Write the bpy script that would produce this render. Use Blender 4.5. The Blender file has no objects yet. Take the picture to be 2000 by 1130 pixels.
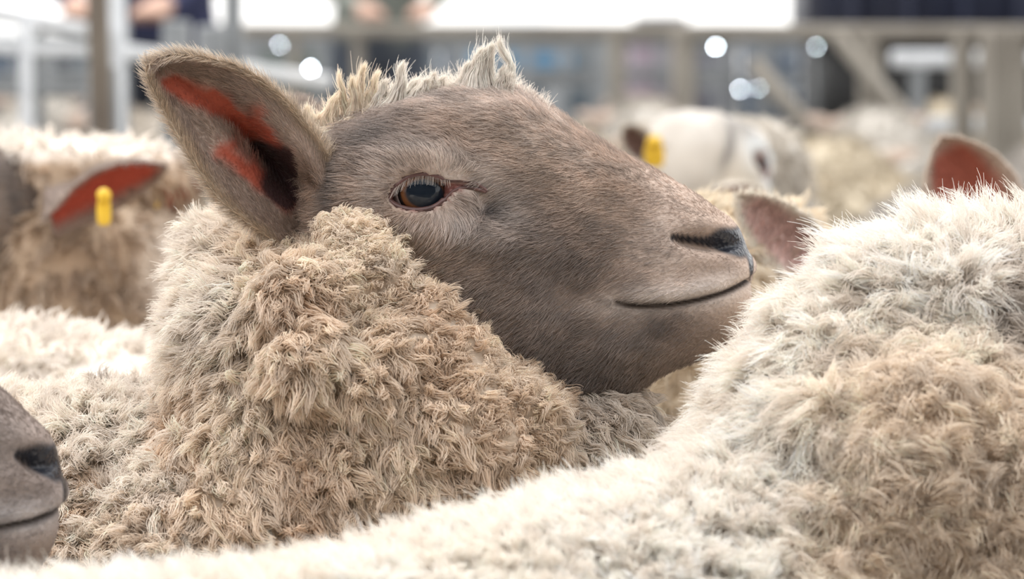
import bpy, bmesh, math, random
import numpy as np
from mathutils import Vector, Matrix
from mathutils.kdtree import KDTree

# ------------------------------------------------------------------ camera, sky, sun, exposure
SC = bpy.context.scene
K = 0.00015            # metres per photo pixel per metre of distance (120 mm lens, 36 mm sensor, 2000 px)
CAMZ = 1.0
HORIZON = 35.0
cam_d = bpy.data.cameras.new('camera')
cam = bpy.data.objects.new('camera', cam_d)
SC.collection.objects.link(cam)
SC.camera = cam
cam.location = (0, 0, CAMZ)
cam.rotation_euler = (math.pi / 2, 0, 0)
cam_d.lens = 120
cam_d.sensor_width = 36
cam_d.shift_y = -(565 - HORIZON) / 2000
cam_d.clip_start = 0.05
cam_d.clip_end = 500
cam_d.dof.use_dof = True
cam_d.dof.focus_distance = 1.93
cam_d.dof.aperture_fstop = 8.0

world = bpy.data.worlds.new('overcast_sky')
SC.world = world
world.use_nodes = True
wn = world.node_tree
wbg = wn.nodes['Background']
wtc = wn.nodes.new('ShaderNodeTexCoord')
wsep = wn.nodes.new('ShaderNodeSeparateXYZ')
wramp = wn.nodes.new('ShaderNodeValToRGB')
wn.links.new(wtc.outputs['Generated'], wsep.inputs[0])
wn.links.new(wsep.outputs['Z'], wramp.inputs[0])
wn.links.new(wramp.outputs[0], wbg.inputs['Color'])
wramp.color_ramp.elements[0].position = 0.0
wramp.color_ramp.elements[0].color = (1.0, 0.985, 0.96, 1)
wramp.color_ramp.elements[1].position = 1.0
wramp.color_ramp.elements[1].color = (0.95, 0.965, 1.0, 1)
wbg.inputs['Strength'].default_value = 1.35

sun_d = bpy.data.lights.new('sun', 'SUN')
sun = bpy.data.objects.new('sun', sun_d)
SC.collection.objects.link(sun)
sun_d.energy = 1.9
sun_d.angle = math.radians(50)
sun_d.color = (1.0, 0.97, 0.93)
sun.rotation_euler = Vector((0.30, -0.28, -1.0)).to_track_quat('-Z', 'Y').to_euler()
sun['kind'] = 'helper'

SC.view_settings.view_transform = 'Standard'
SC.view_settings.look = 'None'
SC.view_settings.exposure = 0.60
SC.view_settings.gamma = 1.0
SC.view_settings.use_curve_mapping = False
SC.cycles_curves.shape = 'THICK'
SC.cycles.max_bounces = 6
SC.cycles.diffuse_bounces = 4
SC.cycles.glossy_bounces = 2
SC.cycles.transmission_bounces = 4
SC.cycles.caustics_reflective = False
SC.cycles.caustics_refractive = False

COL = SC.collection
RNG = np.random.default_rng(7)
CAM = np.array([0, 0, CAMZ])


def at(px, py, y):
    """photo pixel and distance to a point of the place"""
    return np.array([(px - 1000) * K * y, y, CAMZ + (HORIZON - py) * K * y])


# ------------------------------------------------------------------ numpy noise
def _hash(ix, iy, iz, seed):
    h = (ix.astype(np.int64) * 374761393 + iy.astype(np.int64) * 668265263 + iz.astype(np.int64) * 2147483647 + seed * 974634777) & 0xffffffff
    h = ((h ^ (h >> 13)) * 1274126177) & 0xffffffff
    h = ((h ^ (h >> 16)) * 2246822519) & 0xffffffff
    return ((h ^ (h >> 13)) & 0xffffff) / float(0xffffff)


def vnoise(P, freq, seed=0):
    Q = np.asarray(P) * freq
    I = np.floor(Q).astype(np.int64)
    F = Q - I
    F = F * F * (3 - 2 * F)
    r = np.zeros(len(Q))
    for dx in (0, 1):
        wx = F[:, 0] if dx else 1 - F[:, 0]
        for dy in (0, 1):
            wy = F[:, 1] if dy else 1 - F[:, 1]
            for dz in (0, 1):
                wz = F[:, 2] if dz else 1 - F[:, 2]
                r += wx * wy * wz * _hash(I[:, 0] + dx, I[:, 1] + dy, I[:, 2] + dz, seed)
    return r * 2 - 1


def fbm(P, freq, seed=0, octv=3):
    r = 0
    a = 1.0
    for k in range(octv):
        r = r + a * vnoise(P, freq * 2 ** k, seed + k * 17)
        a *= 0.5
    return r / 1.5


def worley(P, freq, seed=0):
    """distance to the nearest scattered point, in cells, and that cell's random number"""
    Q = np.asarray(P) * freq
    I = np.floor(Q).astype(np.int64)
    best = np.full(len(Q), 9.0)
    ident = np.zeros(len(Q))
    for dx in (-1, 0, 1):
        for dy in (-1, 0, 1):
            for dz in (-1, 0, 1):
                a, b, c = I[:, 0] + dx, I[:, 1] + dy, I[:, 2] + dz
                h0, h1, h2 = _hash(a, b, c, seed), _hash(a, b, c, seed + 5), _hash(a, b, c, seed + 9)
                d = np.sqrt((a + h0 - Q[:, 0]) ** 2 + (b + h1 - Q[:, 1]) ** 2 + (c + h2 - Q[:, 2]) ** 2)
                m = d < best
                best[m] = d[m]
                ident[m] = h0[m]
    return best, ident


def nrm(V):
    return V / np.maximum(np.linalg.norm(V, axis=-1, keepdims=True), 1e-9)


def sstep(x, a, b):
    t = np.clip((x - a) / (b - a), 0, 1)
    return t * t * (3 - 2 * t)


def gauss(x, y, cx, cy, sx, sy, ang=0.0):
    c, s = math.cos(ang), math.sin(ang)
    dx, dy = x - cx, y - cy
    u, v = c * dx + s * dy, -s * dx + c * dy
    return np.exp(-0.5 * ((u / sx) ** 2 + (v / sy) ** 2))


def catmull(A, n):
    """resample the rows of A to n rows along a smooth curve"""
    A = np.asarray(A, float)
    m = len(A)
    q = np.linspace(0, m - 1, n)
    i = np.clip(np.floor(q).astype(int), 0, m - 2)
    f = (q - i)[:, None]
    p0, p1, p2, p3 = A[np.maximum(i - 1, 0)], A[i], A[i + 1], A[np.minimum(i + 2, m - 1)]
    return 0.5 * (2 * p1 + (p2 - p0) * f + (2 * p0 - 5 * p1 + 4 * p2 - p3) * f ** 2 + (3 * p1 - p0 - 3 * p2 + p3) * f ** 3)


def polydist(x, y, pts):
    """distance to a polyline and the place along it, 0..1"""
    pts = np.asarray(pts, float)
    best = np.full(x.shape, 1e9)
    par = np.zeros(x.shape)
    side = np.zeros(x.shape)
    n = len(pts) - 1
    for k in range(n):
        ax, ay = pts[k]
        bx, by = pts[k + 1]
        dx, dy = bx - ax, by - ay
        t = np.clip(((x - ax) * dx + (y - ay) * dy) / (dx * dx + dy * dy), 0, 1)
        ex, ey = x - ax - t * dx, y - ay - t * dy
        d = np.sqrt(ex ** 2 + ey ** 2)
        m = d < best
        best[m] = d[m]
        par[m] = ((k + t) / n)[m]
        side[m] = (dx * ey - dy * ex)[m]
    return best, par, np.sign(side)


# ------------------------------------------------------------------ materials
def material(name, colour, rough=0.6, metal=0.0, noise=None, bump=0.0):
    m = bpy.data.materials.new(name)
    m.use_nodes = True
    nt = m.node_tree
    b = nt.nodes['Principled BSDF']
    b.inputs['Base Color'].default_value = (*colour, 1)
    b.inputs['Roughness'].default_value = rough
    b.inputs['Metallic'].default_value = metal
    if noise:
        scale, other, det = noise
        tc = nt.nodes.new('ShaderNodeTexCoord')
        n = nt.nodes.new('ShaderNodeTexNoise')
        n.inputs['Scale'].default_value = scale
        n.inputs['Detail'].default_value = det
        r = nt.nodes.new('ShaderNodeValToRGB')
        r.color_ramp.elements[0].position = 0.35
        r.color_ramp.elements[0].color = (*colour, 1)
        r.color_ramp.elements[1].position = 0.68
        r.color_ramp.elements[1].color = (*other, 1)
        nt.links.new(tc.outputs['Object'], n.inputs['Vector'])
        nt.links.new(n.outputs['Fac'], r.inputs[0])
        nt.links.new(r.outputs[0], b.inputs['Base Color'])
        if bump:
            bp = nt.nodes.new('ShaderNodeBump')
            bp.inputs['Strength'].default_value = bump
            bp.inputs['Distance'].default_value = 0.01
            nt.links.new(n.outputs['Fac'], bp.inputs['Height'])
            nt.links.new(bp.outputs[0], b.inputs['Normal'])
    return m


def skin_material():
    """hide: colour and wetness come from attributes of the body mesh, a fine noise gives the grain"""
    m = bpy.data.materials.new('sheep_hide')
    m.use_nodes = True
    nt = m.node_tree
    b = nt.nodes['Principled BSDF']
    a = nt.nodes.new('ShaderNodeAttribute')
    a.attribute_name = 'col'
    w = nt.nodes.new('ShaderNodeAttribute')
    w.attribute_name = 'wet'
    mr = nt.nodes.new('ShaderNodeMapRange')
    mr.inputs['To Min'].default_value = 0.85
    mr.inputs['To Max'].default_value = 0.22
    nt.links.new(w.outputs['Fac'], mr.inputs['Value'])
    nt.links.new(mr.outputs[0], b.inputs['Roughness'])
    nt.links.new(a.outputs['Color'], b.inputs['Base Color'])
    tc = nt.nodes.new('ShaderNodeTexCoord')
    n = nt.nodes.new('ShaderNodeTexVoronoi')
    n.inputs['Scale'].default_value = 420
    bp = nt.nodes.new('ShaderNodeBump')
    bp.inputs['Strength'].default_value = 0.5
    bp.inputs['Distance'].default_value = 0.0012
    nt.links.new(tc.outputs['Object'], n.inputs['Vector'])
    nt.links.new(n.outputs['Distance'], bp.inputs['Height'])
    nt.links.new(bp.outputs[0], b.inputs['Normal'])
    b.inputs['Specular IOR Level'].default_value = 0.35
    return m


def hair_material(name, trans=0.35, gloss=0.06, rough=0.45):
    m = bpy.data.materials.new(name)
    m.use_nodes = True
    nt = m.node_tree
    nt.nodes.clear()
    out = nt.nodes.new('ShaderNodeOutputMaterial')
    a = nt.nodes.new('ShaderNodeAttribute')
    a.attribute_name = 'col'
    d = nt.nodes.new('ShaderNodeBsdfDiffuse')
    t = nt.nodes.new('ShaderNodeBsdfTranslucent')
    g = nt.nodes.new('ShaderNodeBsdfGlossy')
    g.inputs['Roughness'].default_value = rough
    g.inputs['Color'].default_value = (1, 1, 1, 1)
    m1 = nt.nodes.new('ShaderNodeMixShader')
    m2 = nt.nodes.new('ShaderNodeMixShader')
    m1.inputs[0].default_value = trans
    m2.inputs[0].default_value = gloss
    nt.links.new(a.outputs['Color'], d.inputs['Color'])
    nt.links.new(a.outputs['Color'], t.inputs['Color'])
    nt.links.new(d.outputs[0], m1.inputs[1])
    nt.links.new(t.outputs[0], m1.inputs[2])
    nt.links.new(m1.outputs[0], m2.inputs[1])
    nt.links.new(g.outputs[0], m2.inputs[2])
    nt.links.new(m2.outputs[0], out.inputs['Surface'])
    return m


HIDE = skin_material()
WOOL = hair_material('wool_fibre', 0.42, 0.05, 0.45)
FUR = hair_material('face_hair', 0.2, 0.09, 0.4)
LID = material('wet_lid_skin', (0.17, 0.085, 0.075), 0.32, noise=(160, (0.09, 0.05, 0.045), 3))
TAG = material('yellow_tag_plastic', (0.85, 0.55, 0.04), 0.45, noise=(60, (0.75, 0.46, 0.03), 2))


def eye_material():
    m = bpy.data.materials.new('sheep_eye')
    m.use_nodes = True
    nt = m.node_tree
    b = nt.nodes['Principled BSDF']
    b.inputs['Roughness'].default_value = 0.06
    b.inputs['Coat Weight'].default_value = 1.0
    b.inputs['Coat Roughness'].default_value = 0.02
    b.inputs['Coat IOR'].default_value = 1.38
    b.inputs['Specular IOR Level'].default_value = 0.0
    tc = nt.nodes.new('ShaderNodeTexCoord')

    def radius(sx, sz, ox=0.0, oz=0.0):
        mp = nt.nodes.new('ShaderNodeMapping')
        mp.inputs['Location'].default_value = (-ox / sx, 0, -oz / sz)
        mp.inputs['Scale'].default_value = (1 / sx, 0, 1 / sz)
        ln = nt.nodes.new('ShaderNodeVectorMath')
        ln.operation = 'LENGTH'
        nt.links.new(tc.outputs['Object'], mp.inputs['Vector'])
        nt.links.new(mp.outputs[0], ln.inputs[0])
        return ln.outputs['Value']
    ri = radius(0.76, 0.74)
    iris = nt.nodes.new('ShaderNodeValToRGB')
    els = iris.color_ramp.elements
    els[0].position = 0.62
    els[0].color = (0.15, 0.062, 0.024, 1)
    els[1].position = 0.86
    els[1].color = (0.16, 0.06, 0.02, 1)
    for p, c in ((0.92, (0.02, 0.014, 0.012, 1)), (1.0, (0.015, 0.012, 0.012, 1)), (0.0, (0.13, 0.058, 0.024, 1))):
        e = els.new(p)
        e.color = c
    sc_ = nt.nodes.new('ShaderNodeMixRGB')
    sc_.inputs[2].default_value = (0.50, 0.42, 0.42, 1)
    st = nt.nodes.new('ShaderNodeMath')
    st.operation = 'GREATER_THAN'
    st.inputs[1].default_value = 1.02
    nt.links.new(ri, iris.inputs[0])
    nt.links.new(ri, st.inputs[0])
    nt.links.new(st.outputs[0], sc_.inputs[0])
    nt.links.new(iris.outputs[0], sc_.inputs[1])
    rp = radius(0.64, 0.47, 0.08, -0.04)
    pr = nt.nodes.new('ShaderNodeMapRange')
    pr.inputs['From Min'].default_value = 0.9
    pr.inputs['From Max'].default_value = 1.06
    nt.links.new(rp, pr.inputs['Value'])
    mx = nt.nodes.new('ShaderNodeMixRGB')
    mx.inputs[1].default_value = (0.012, 0.018, 0.028, 1)
    nt.links.new(pr.outputs[0], mx.inputs[0])
    nt.links.new(sc_.outputs[0], mx.inputs[2])
    nt.links.new(mx.outputs[0], b.inputs['Base Color'])
    return m


EYE = eye_material()


# ------------------------------------------------------------------ object helpers
def link(name, data, mat=None, parent=None):
    o = bpy.data.objects.new(name, data)
    COL.objects.link(o)
    if mat is not None:
        data.materials.clear()
        data.materials.append(mat)
    if parent is not None:
        o.parent = parent
        if parent.type == 'EMPTY':
            o.location = -parent.location      # mesh data is in world units; the Empty stands at the thing's base
    return o


def mesh_from(name, V, F, smooth=True):
    me = bpy.data.meshes.new(name)
    V = np.asarray(V, np.float32)
    if isinstance(F, np.ndarray):
        nf, k = F.shape
        me.vertices.add(len(V))
        me.vertices.foreach_set('co', V.ravel())
        me.loops.add(nf * k)
        me.loops.foreach_set('vertex_index', F.ravel().astype(np.int32))
        me.polygons.add(nf)
        me.polygons.foreach_set('loop_start', np.arange(0, nf * k, k, dtype=np.int32))
        me.update(calc_edges=True)
    else:
        me.from_pydata([tuple(v) for v in V], [], F)
    if smooth:
        me.polygons.foreach_set('use_smooth', [True] * len(me.polygons))
    me.update()
    return me


def tag(o, label, cat, group=None, kind=None):
    o['label'] = label
    o['category'] = cat
    if group:
        o['group'] = group
    if kind:
        o['kind'] = kind
    return o


def empty(name, loc, label, cat, group=None):
    o = bpy.data.objects.new(name, None)
    COL.objects.link(o)
    o.location = loc
    o.empty_display_size = 0.1
    return tag(o, label, cat, group)


def ring_mesh(R):
    """R: rings x points x 3, closed round each ring, fanned at both ends"""
    n, m, _ = R.shape
    V = R.reshape(-1, 3)
    i = np.arange(n - 1)[:, None] * m
    j = np.arange(m)[None, :]
    j2 = (j + 1) % m
    Q = np.stack([i + j, i + j2, i + m + j2, i + m + j], -1).reshape(-1, 4)
    T = np.concatenate([Q[:, [0, 1, 2]], Q[:, [0, 2, 3]]])
    c0, c1 = len(V), len(V) + 1
    V = np.concatenate([V, R[0].mean(0)[None], R[-1].mean(0)[None]])
    jj = np.arange(m)
    k2 = (jj + 1) % m
    a = np.stack([np.full(m, c0), k2, jj], -1)
    b = np.stack([np.full(m, c1), (n - 1) * m + jj, (n - 1) * m + k2], -1)
    return V, np.concatenate([T, a, b])


def orient(V, F):
    """make the faces of a closed mesh look outwards"""
    a, b, c = V[F[:, 0]], V[F[:, 1]], V[F[:, 2]]
    vol = (a * np.cross(b, c)).sum()
    return F if vol > 0 else F[:, ::-1].copy()


def tube(path, radii, sides=10):
    P = np.asarray(path, float)
    radii = np.broadcast_to(np.asarray(radii, float), (len(P),))
    T = nrm(np.gradient(P, axis=0))
    up = np.array([0, 0, 1.0])
    if abs(T[0] @ up) > 0.9:
        up = np.array([0, 1.0, 0])
    u = nrm(np.cross(T[0], up))
    R = []
    for k in range(len(P)):
        u = nrm(u - T[k] * (u @ T[k]))
        v = np.cross(T[k], u)
        a = np.linspace(0, 2 * math.pi, sides, endpoint=False)
        R.append(P[k] + radii[k] * (np.cos(a)[:, None] * u + np.sin(a)[:, None] * v))
    V, F = ring_mesh(np.array(R))
    return V, orient(V, F)


def spine_loft(rows, n=40, m=36, upright=False):
    """rows: x y z lateral-radius vertical-radius; an oval body along a smooth line, rounded at both ends"""
    A = catmull(rows, n)
    P, rl, rv = A[:, :3], A[:, 3], A[:, 4]
    T = nrm(np.gradient(P, axis=0))
    R = []
    ang = np.linspace(0, 2 * math.pi, m, endpoint=False)
    for k in range(n):
        s = nrm(np.cross(T[k], np.array([0, 0, 1.0])))
        w = np.array([0, 0, 1.0]) if upright else np.cross(s, T[k])
        R.append(P[k] + rl[k] * np.cos(ang)[:, None] * s + rv[k] * np.sin(ang)[:, None] * w)
    R = np.array(R)

    def cap(k, sgn):
        c = P[k]
        out = []
        for a in (0.35, 0.65, 0.88):
            sc = math.sqrt(1 - a * a)
            out.append(c + (R[k] - c) * sc + sgn * T[k] * a * min(rl[k], rv[k]) * 0.8)
        return out
    rings = cap(0, -1)[::-1] + list(R) + cap(n - 1, 1)
    V, F = ring_mesh(np.array(rings))
    return V, orient(V, F)


def ellipsoid(c, r, n=16, m=20, rot=0.0):
    th = np.linspace(0.08, math.pi - 0.08, n)
    a = np.linspace(0, 2 * math.pi, m, endpoint=False)
    R = np.stack([np.sin(th)[:, None] * np.cos(a), np.sin(th)[:, None] * np.sin(a), np.repeat(np.cos(th)[:, None], m, 1)], -1) * np.asarray(r)
    if rot:
        cs, sn = math.cos(rot), math.sin(rot)
        R = np.stack([R[..., 0] * cs - R[..., 2] * sn, R[..., 1], R[..., 0] * sn + R[..., 2] * cs], -1)
    V, F = ring_mesh(R + np.asarray(c))
    return V, orient(V, F)


def join(parts):
    V, F, k = [], [], 0
    for v, f in parts:
        V.append(v)
        F.append(f + k)
        k += len(v)
    return np.concatenate(V), np.concatenate(F)


def read_mesh(me):
    n = len(me.vertices)
    V = np.empty(n * 3, np.float32)
    me.vertices.foreach_get('co', V)
    me.calc_loop_triangles()
    t = np.empty(len(me.loop_triangles) * 3, np.int32)
    me.loop_triangles.foreach_get('vertices', t)
    return V.reshape(-1, 3).astype(float), t.reshape(-1, 3)


def evaluated(me, mods):
    """apply modifiers through the dependency graph and return the new mesh"""
    o = bpy.data.objects.new('work', me)
    COL.objects.link(o)
    for kind, props in mods:
        md = o.modifiers.new(kind, kind)
        for k, v in props.items():
            setattr(md, k, v)
    dg = bpy.context.evaluated_depsgraph_get()
    new = bpy.data.meshes.new_from_object(o.evaluated_get(dg), preserve_all_data_layers=True, depsgraph=dg)
    bpy.data.objects.remove(o)
    return new


def set_attr(me, name, kind, values):
    a = me.attributes.get(name) or me.attributes.new(name, kind, 'POINT')
    values = np.asarray(values, np.float32)
    if kind == 'FLOAT_COLOR':
        if values.shape[1] == 3:
            values = np.concatenate([values, np.ones((len(values), 1), np.float32)], 1)
        a.data.foreach_set('color', values.ravel())
    else:
        a.data.foreach_set('value', values.ravel())


def get_attr(me, name):
    a = me.attributes.get(name)
    n = len(me.vertices)
    if a is None:
        return np.zeros(n)
    if a.data_type == 'FLOAT_COLOR':
        r = np.empty(n * 4, np.float32)
        a.data.foreach_get('color', r)
        return r.reshape(-1, 4)[:, :3].astype(float)
    r = np.empty(n, np.float32)
    a.data.foreach_get('value', r)
    return r.astype(float)


def vnormals(V, F):
    fn = np.cross(V[F[:, 1]] - V[F[:, 0]], V[F[:, 2]] - V[F[:, 0]])
    N = np.zeros_like(V)
    for k in range(3):
        np.add.at(N, F[:, k], fn)
    return nrm(N)


def strands(name, P, radii, colours, mat, parent):
    """P: strands x points x 3, radii: strands x points, colours: strands x 3; one hair-curve object"""
    n, k, _ = P.shape
    c = bpy.data.hair_curves.new(name)
    c.add_curves([k] * n)
    c.attributes['position'].data.foreach_set('vector', P.astype(np.float32).ravel())
    r = c.attributes.new('radius', 'FLOAT', 'POINT')
    r.data.foreach_set('value', np.ascontiguousarray(np.broadcast_to(radii, (n, k)), np.float32).ravel())
    a = c.attributes.new('col', 'FLOAT_COLOR', 'CURVE')
    cc = np.concatenate([np.clip(colours, 0.002, 0.98), np.ones((n, 1))], 1).astype(np.float32)
    a.data.foreach_set('color', cc.ravel())
    o = link(name, c, mat, parent)
    o['kind'] = 'stuff'
    return o


def scatter(V, F, N, density, rng, weight):
    """random points on the faces, about `density` per square metre times the weight"""
    a, b, c = V[F[:, 0]], V[F[:, 1]], V[F[:, 2]]
    area = 0.5 * np.linalg.norm(np.cross(b - a, c - a), axis=1)
    w = area * weight[F].mean(1)
    tot = w.sum() * density
    n = int(tot)
    if n < 1:
        return None
    f = rng.choice(len(F), n, p=w / w.sum())
    r1, r2 = np.sqrt(rng.random(n)), rng.random(n)
    B = np.stack([1 - r1, r1 * (1 - r2), r1 * r2], 1)
    P = (V[F[f]] * B[..., None]).sum(1)
    NN = nrm((N[F[f]] * B[..., None]).sum(1))
    return P, NN, f, B


def interp(A, F, f, B):
    v = A[F[f]]
    return (v * (B[..., None] if v.ndim == 3 else B)).sum(1)


# ------------------------------------------------------------------ the head of a sheep
# Local head units: photo pixels of the big sheep at its midplane. x along the nose, y down, third number out of the cheek.
U = 0.0003
HEAD_ROWS = [  # top x y, bottom x y, half-width, height of the widest point
    (592, 330, 632, 585, 120, .45),
    (640, 252, 705, 680, 185, .42),
    (735, 212, 810, 760, 222, .40),
    (828, 185, 915, 797, 236, .38),
    (910, 171, 1005, 815, 222, .40),
    (990, 172, 1085, 818, 200, .42),
    (1062, 203, 1150, 808, 180, .44),
    (1132, 249, 1205, 786, 163, .47),
    (1202, 292, 1255, 752, 149, .50),
    (1270, 326, 1302, 722, 139, .53),
    (1332, 360, 1350, 704, 131, .55),
    (1384, 396, 1395, 686, 121, .55),
    (1424, 430, 1430, 662, 104, .55),
    (1450, 464, 1452, 634, 80, .55),
    (1464, 502, 1463, 604, 48, .55),
    (1469, 530, 1467, 580, 20, .5),
]


def adj(pts):
    p = np.asarray(pts, float)
    return np.stack([1000 + (p[..., 0] - 1000) * .968, 35 + (p[..., 1] - 35) * .968], -1)


LID_UP = adj([(758, 390), (772, 366), (798, 346), (826, 340), (852, 343), (872, 351), (905, 352), (930, 358), (950, 374)])
LID_LO = adj([(758, 388), (775, 402), (800, 409), (828, 409), (852, 402), (870, 388), (890, 370), (920, 366), (950, 374)])
EYE_C = adj((824, 374))
NOSTRIL = adj([(1322, 470), (1345, 474), (1380, 480), (1420, 485), (1450, 486)])
MOUTH = adj([(1206, 596), (1250, 603), (1310, 602), (1370, 593), (1420, 580), (1460, 565), (1500, 552)])


def in_lids(x, y):
    up = np.interp(x, LID_UP[:, 0], LID_UP[:, 1])
    lo = np.interp(x, LID_LO[:, 0], LID_LO[:, 1])
    return np.minimum(np.minimum(y - up, lo - y), np.minimum(x - LID_UP[0, 0], LID_UP[-1, 0] - x))


def head_features(x, y):
    d = np.zeros_like(x)
    ex, ey = EYE_C
    d += 21 * gauss(x, y, ex + 12, ey - 60, 92, 22, 0.12)          # brow
    d += 9 * gauss(x, y, ex + 10, ey + 62, 85, 18, 0.1)           # under the eye
    d += 10 * gauss(x, y, ex - 75, ey + 10, 26, 50)
    d -= 20 * gauss(x, y, 960, 392, 24, 24)                        # pit before the eye
    d -= 8 * gauss(x, y, 1080, 330, 80, 60)
    d += 13 * gauss(x, y, 985, 455, 130, 26, 0.12)                # cheekbone
    d += 14 * gauss(x, y, 930, 610, 110, 110)                      # jaw muscle
    d -= 9 * gauss(x, y, 1130, 560, 60, 90)
    d += 8 * gauss(x, y, 1285, 540, 70, 40)                        # upper lip
    d += 6 * gauss(x, y, 1290, 660, 90, 28, -0.25)                 # lower lip
    m = in_lids(x, y)
    right = sstep(x, 852, 885)
    d -= sstep(m, 0, 5) * (46 * (1 - right) + 9 * right)
    dn, pn, sn = polydist(x, y, NOSTRIL)
    open_ = np.interp(pn, [0, .15, .6, 1], [.5, 1, 1, .35])
    d -= 34 * open_ * np.exp(-0.5 * (dn / np.interp(pn, [0, .3, .7, 1], [5, 9, 10, 6])) ** 2)
    d += 15 * gauss(x, y, 1378, 437, 42, 17, 0.22)
    d += 6 * gauss(x, y, 1385, 502, 55, 12, 0.1)
    dm, pm, sm = polydist(x, y, MOUTH)
    fade = np.interp(pm, [0, .1, 1], [.2, 1, 1])
    d -= 17 * fade * np.exp(-0.5 * (dm / 4.5) ** 2)
    d += np.where(sm < 0, 8 * fade * np.exp(-0.5 * ((dm - 22) / 13) ** 2), -3 * fade * np.exp(-0.5 * ((dm - 12) / 10) ** 2))
    return d


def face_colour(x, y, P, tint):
    """pigment of the short face hair, by place, with crease and underjaw shade painted in"""
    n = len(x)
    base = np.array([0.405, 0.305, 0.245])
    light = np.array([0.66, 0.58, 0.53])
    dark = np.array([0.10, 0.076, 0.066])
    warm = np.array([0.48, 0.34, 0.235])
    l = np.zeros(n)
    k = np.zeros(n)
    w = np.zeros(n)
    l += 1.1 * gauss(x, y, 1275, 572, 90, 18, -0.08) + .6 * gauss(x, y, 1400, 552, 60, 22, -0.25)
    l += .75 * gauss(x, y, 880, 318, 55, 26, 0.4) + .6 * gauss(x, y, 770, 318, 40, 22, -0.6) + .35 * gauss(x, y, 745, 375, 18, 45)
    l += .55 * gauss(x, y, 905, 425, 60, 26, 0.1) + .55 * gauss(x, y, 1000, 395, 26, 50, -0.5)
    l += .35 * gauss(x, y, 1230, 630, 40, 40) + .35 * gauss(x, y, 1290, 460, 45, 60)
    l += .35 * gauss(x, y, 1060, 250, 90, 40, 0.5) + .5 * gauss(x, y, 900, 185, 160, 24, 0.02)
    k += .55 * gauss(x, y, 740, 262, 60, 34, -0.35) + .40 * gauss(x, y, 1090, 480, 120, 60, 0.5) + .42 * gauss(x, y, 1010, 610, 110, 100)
    k += .55 * gauss(x, y, 1120, 740, 170, 60) + .50 * gauss(x, y, 1340, 640, 110, 34) + .9 * gauss(x, y, 968, 398, 14, 12)  # darker chin and jaw hair, deepened to paint in shade under the head
    k += .95 * gauss(x, y, 660, 390, 11, 80)  # shade of the crease between ear and head, painted dark
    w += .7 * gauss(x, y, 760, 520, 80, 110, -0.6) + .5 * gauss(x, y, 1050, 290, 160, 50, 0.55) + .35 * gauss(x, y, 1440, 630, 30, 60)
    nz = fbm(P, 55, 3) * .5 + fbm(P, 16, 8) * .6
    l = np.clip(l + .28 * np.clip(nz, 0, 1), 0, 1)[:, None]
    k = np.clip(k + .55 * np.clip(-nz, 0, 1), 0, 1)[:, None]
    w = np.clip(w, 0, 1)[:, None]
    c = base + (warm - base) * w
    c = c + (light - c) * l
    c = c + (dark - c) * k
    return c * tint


def build_head(ns, nt, tint=1.0):
    """closed head surface: vertices in metres (x forward, y lateral, z up, origin at local 1000,500), faces, attributes, lookups"""
    A = catmull(HEAD_ROWS, ns)
    th = np.linspace(0, 2 * math.pi, nt, endpoint=False)
    near = th <= math.pi
    tq = np.where(near, th, 2 * math.pi - th)
    t0 = 0.5 * (1 - np.cos(tq))
    R = np.empty((ns, nt, 3))
    for i in range(ns):
        tx, ty, bx, by, w, g = A[i]
        t = t0 ** (math.log(g) / math.log(.5))
        R[i, :, 0] = tx + (bx - tx) * t
        R[i, :, 1] = ty + (by - ty) * t
        R[i, :, 2] = w * np.sin(tq) ** 0.82 * np.where(near, 1, -1)
    du = np.gradient(R, axis=0)
    dv = (np.roll(R, -1, 1) - np.roll(R, 1, 1))
    Nn = nrm(np.cross(du, dv))
    ctr = R.mean(1, keepdims=True)
    flip = np.sign(((R - ctr) * Nn).sum(-1, keepdims=True).mean())
    Nn *= flip
    base = R.copy()
    x, y = R[..., 0].ravel(), R[..., 1].ravel()
    d = head_features(x, y).reshape(ns, nt)
    R = R + Nn * d[..., None]
    bf = base.reshape(-1, 3)

    def surf(px, py):
        m = bf[:, 2] > 0
        q = bf[m]
        dd = (q[:, 0] - px) ** 2 + (q[:, 1] - py) ** 2
        k = np.argsort(dd)[:4]
        return q[k, 2].mean()
    V, F = ring_mesh(R)
    L = V.copy()
    W = np.stack([(V[:, 0] - 1000) * U, -V[:, 2] * U, (500 - V[:, 1]) * U], 1)
    F = orient(W, F)
    x, y = L[:, 0], L[:, 1]
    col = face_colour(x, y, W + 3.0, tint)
    fur = np.ones(len(x))
    wet = np.zeros(len(x))
    m = in_lids(x, y)
    inside = sstep(m, -3, 2)
    col = col + (np.array([0.26, 0.10, 0.085]) - col) * inside[:, None]
    fur *= 1 - sstep(m, -7, -2)
    wet = np.maximum(wet, inside * .8)
    dn, pn, _ = polydist(x, y, NOSTRIL)
    pad = np.clip(gauss(x, y, 1418, 464, 26, 17, 0.45) * 1.2 + .7 * gauss(x, y, 1447, 468, 12, 24) + np.exp(-0.5 * (dn / 8) ** 2) * .9 + .8 * gauss(x, y, 1463, 512, 5, 30), 0, 1)
    col = col + (np.array([0.022, 0.024, 0.032]) - col) * sstep(pad, .25, .75)[:, None]
    fur *= 1 - sstep(pad, .3, .62)
    wet = np.maximum(wet, sstep(pad, .4, .9))
    dm, pm, _ = polydist(x, y, MOUTH)
    col = col + (np.array([0.04, 0.03, 0.028]) - col) * np.exp(-0.5 * (dm / 4.5) ** 2)[:, None]
    fur *= np.clip(dm / 8, 0.0, 1)
    fur *= np.interp(x, [600, 1150, 1300, 1440], [1, .95, .72, .5])
    fur *= np.interp(y, [560, 800], [1, 1.25])
    return dict(V=W, F=F, L=L, col=col, fur=fur, wet=wet, surf=surf)


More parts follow.
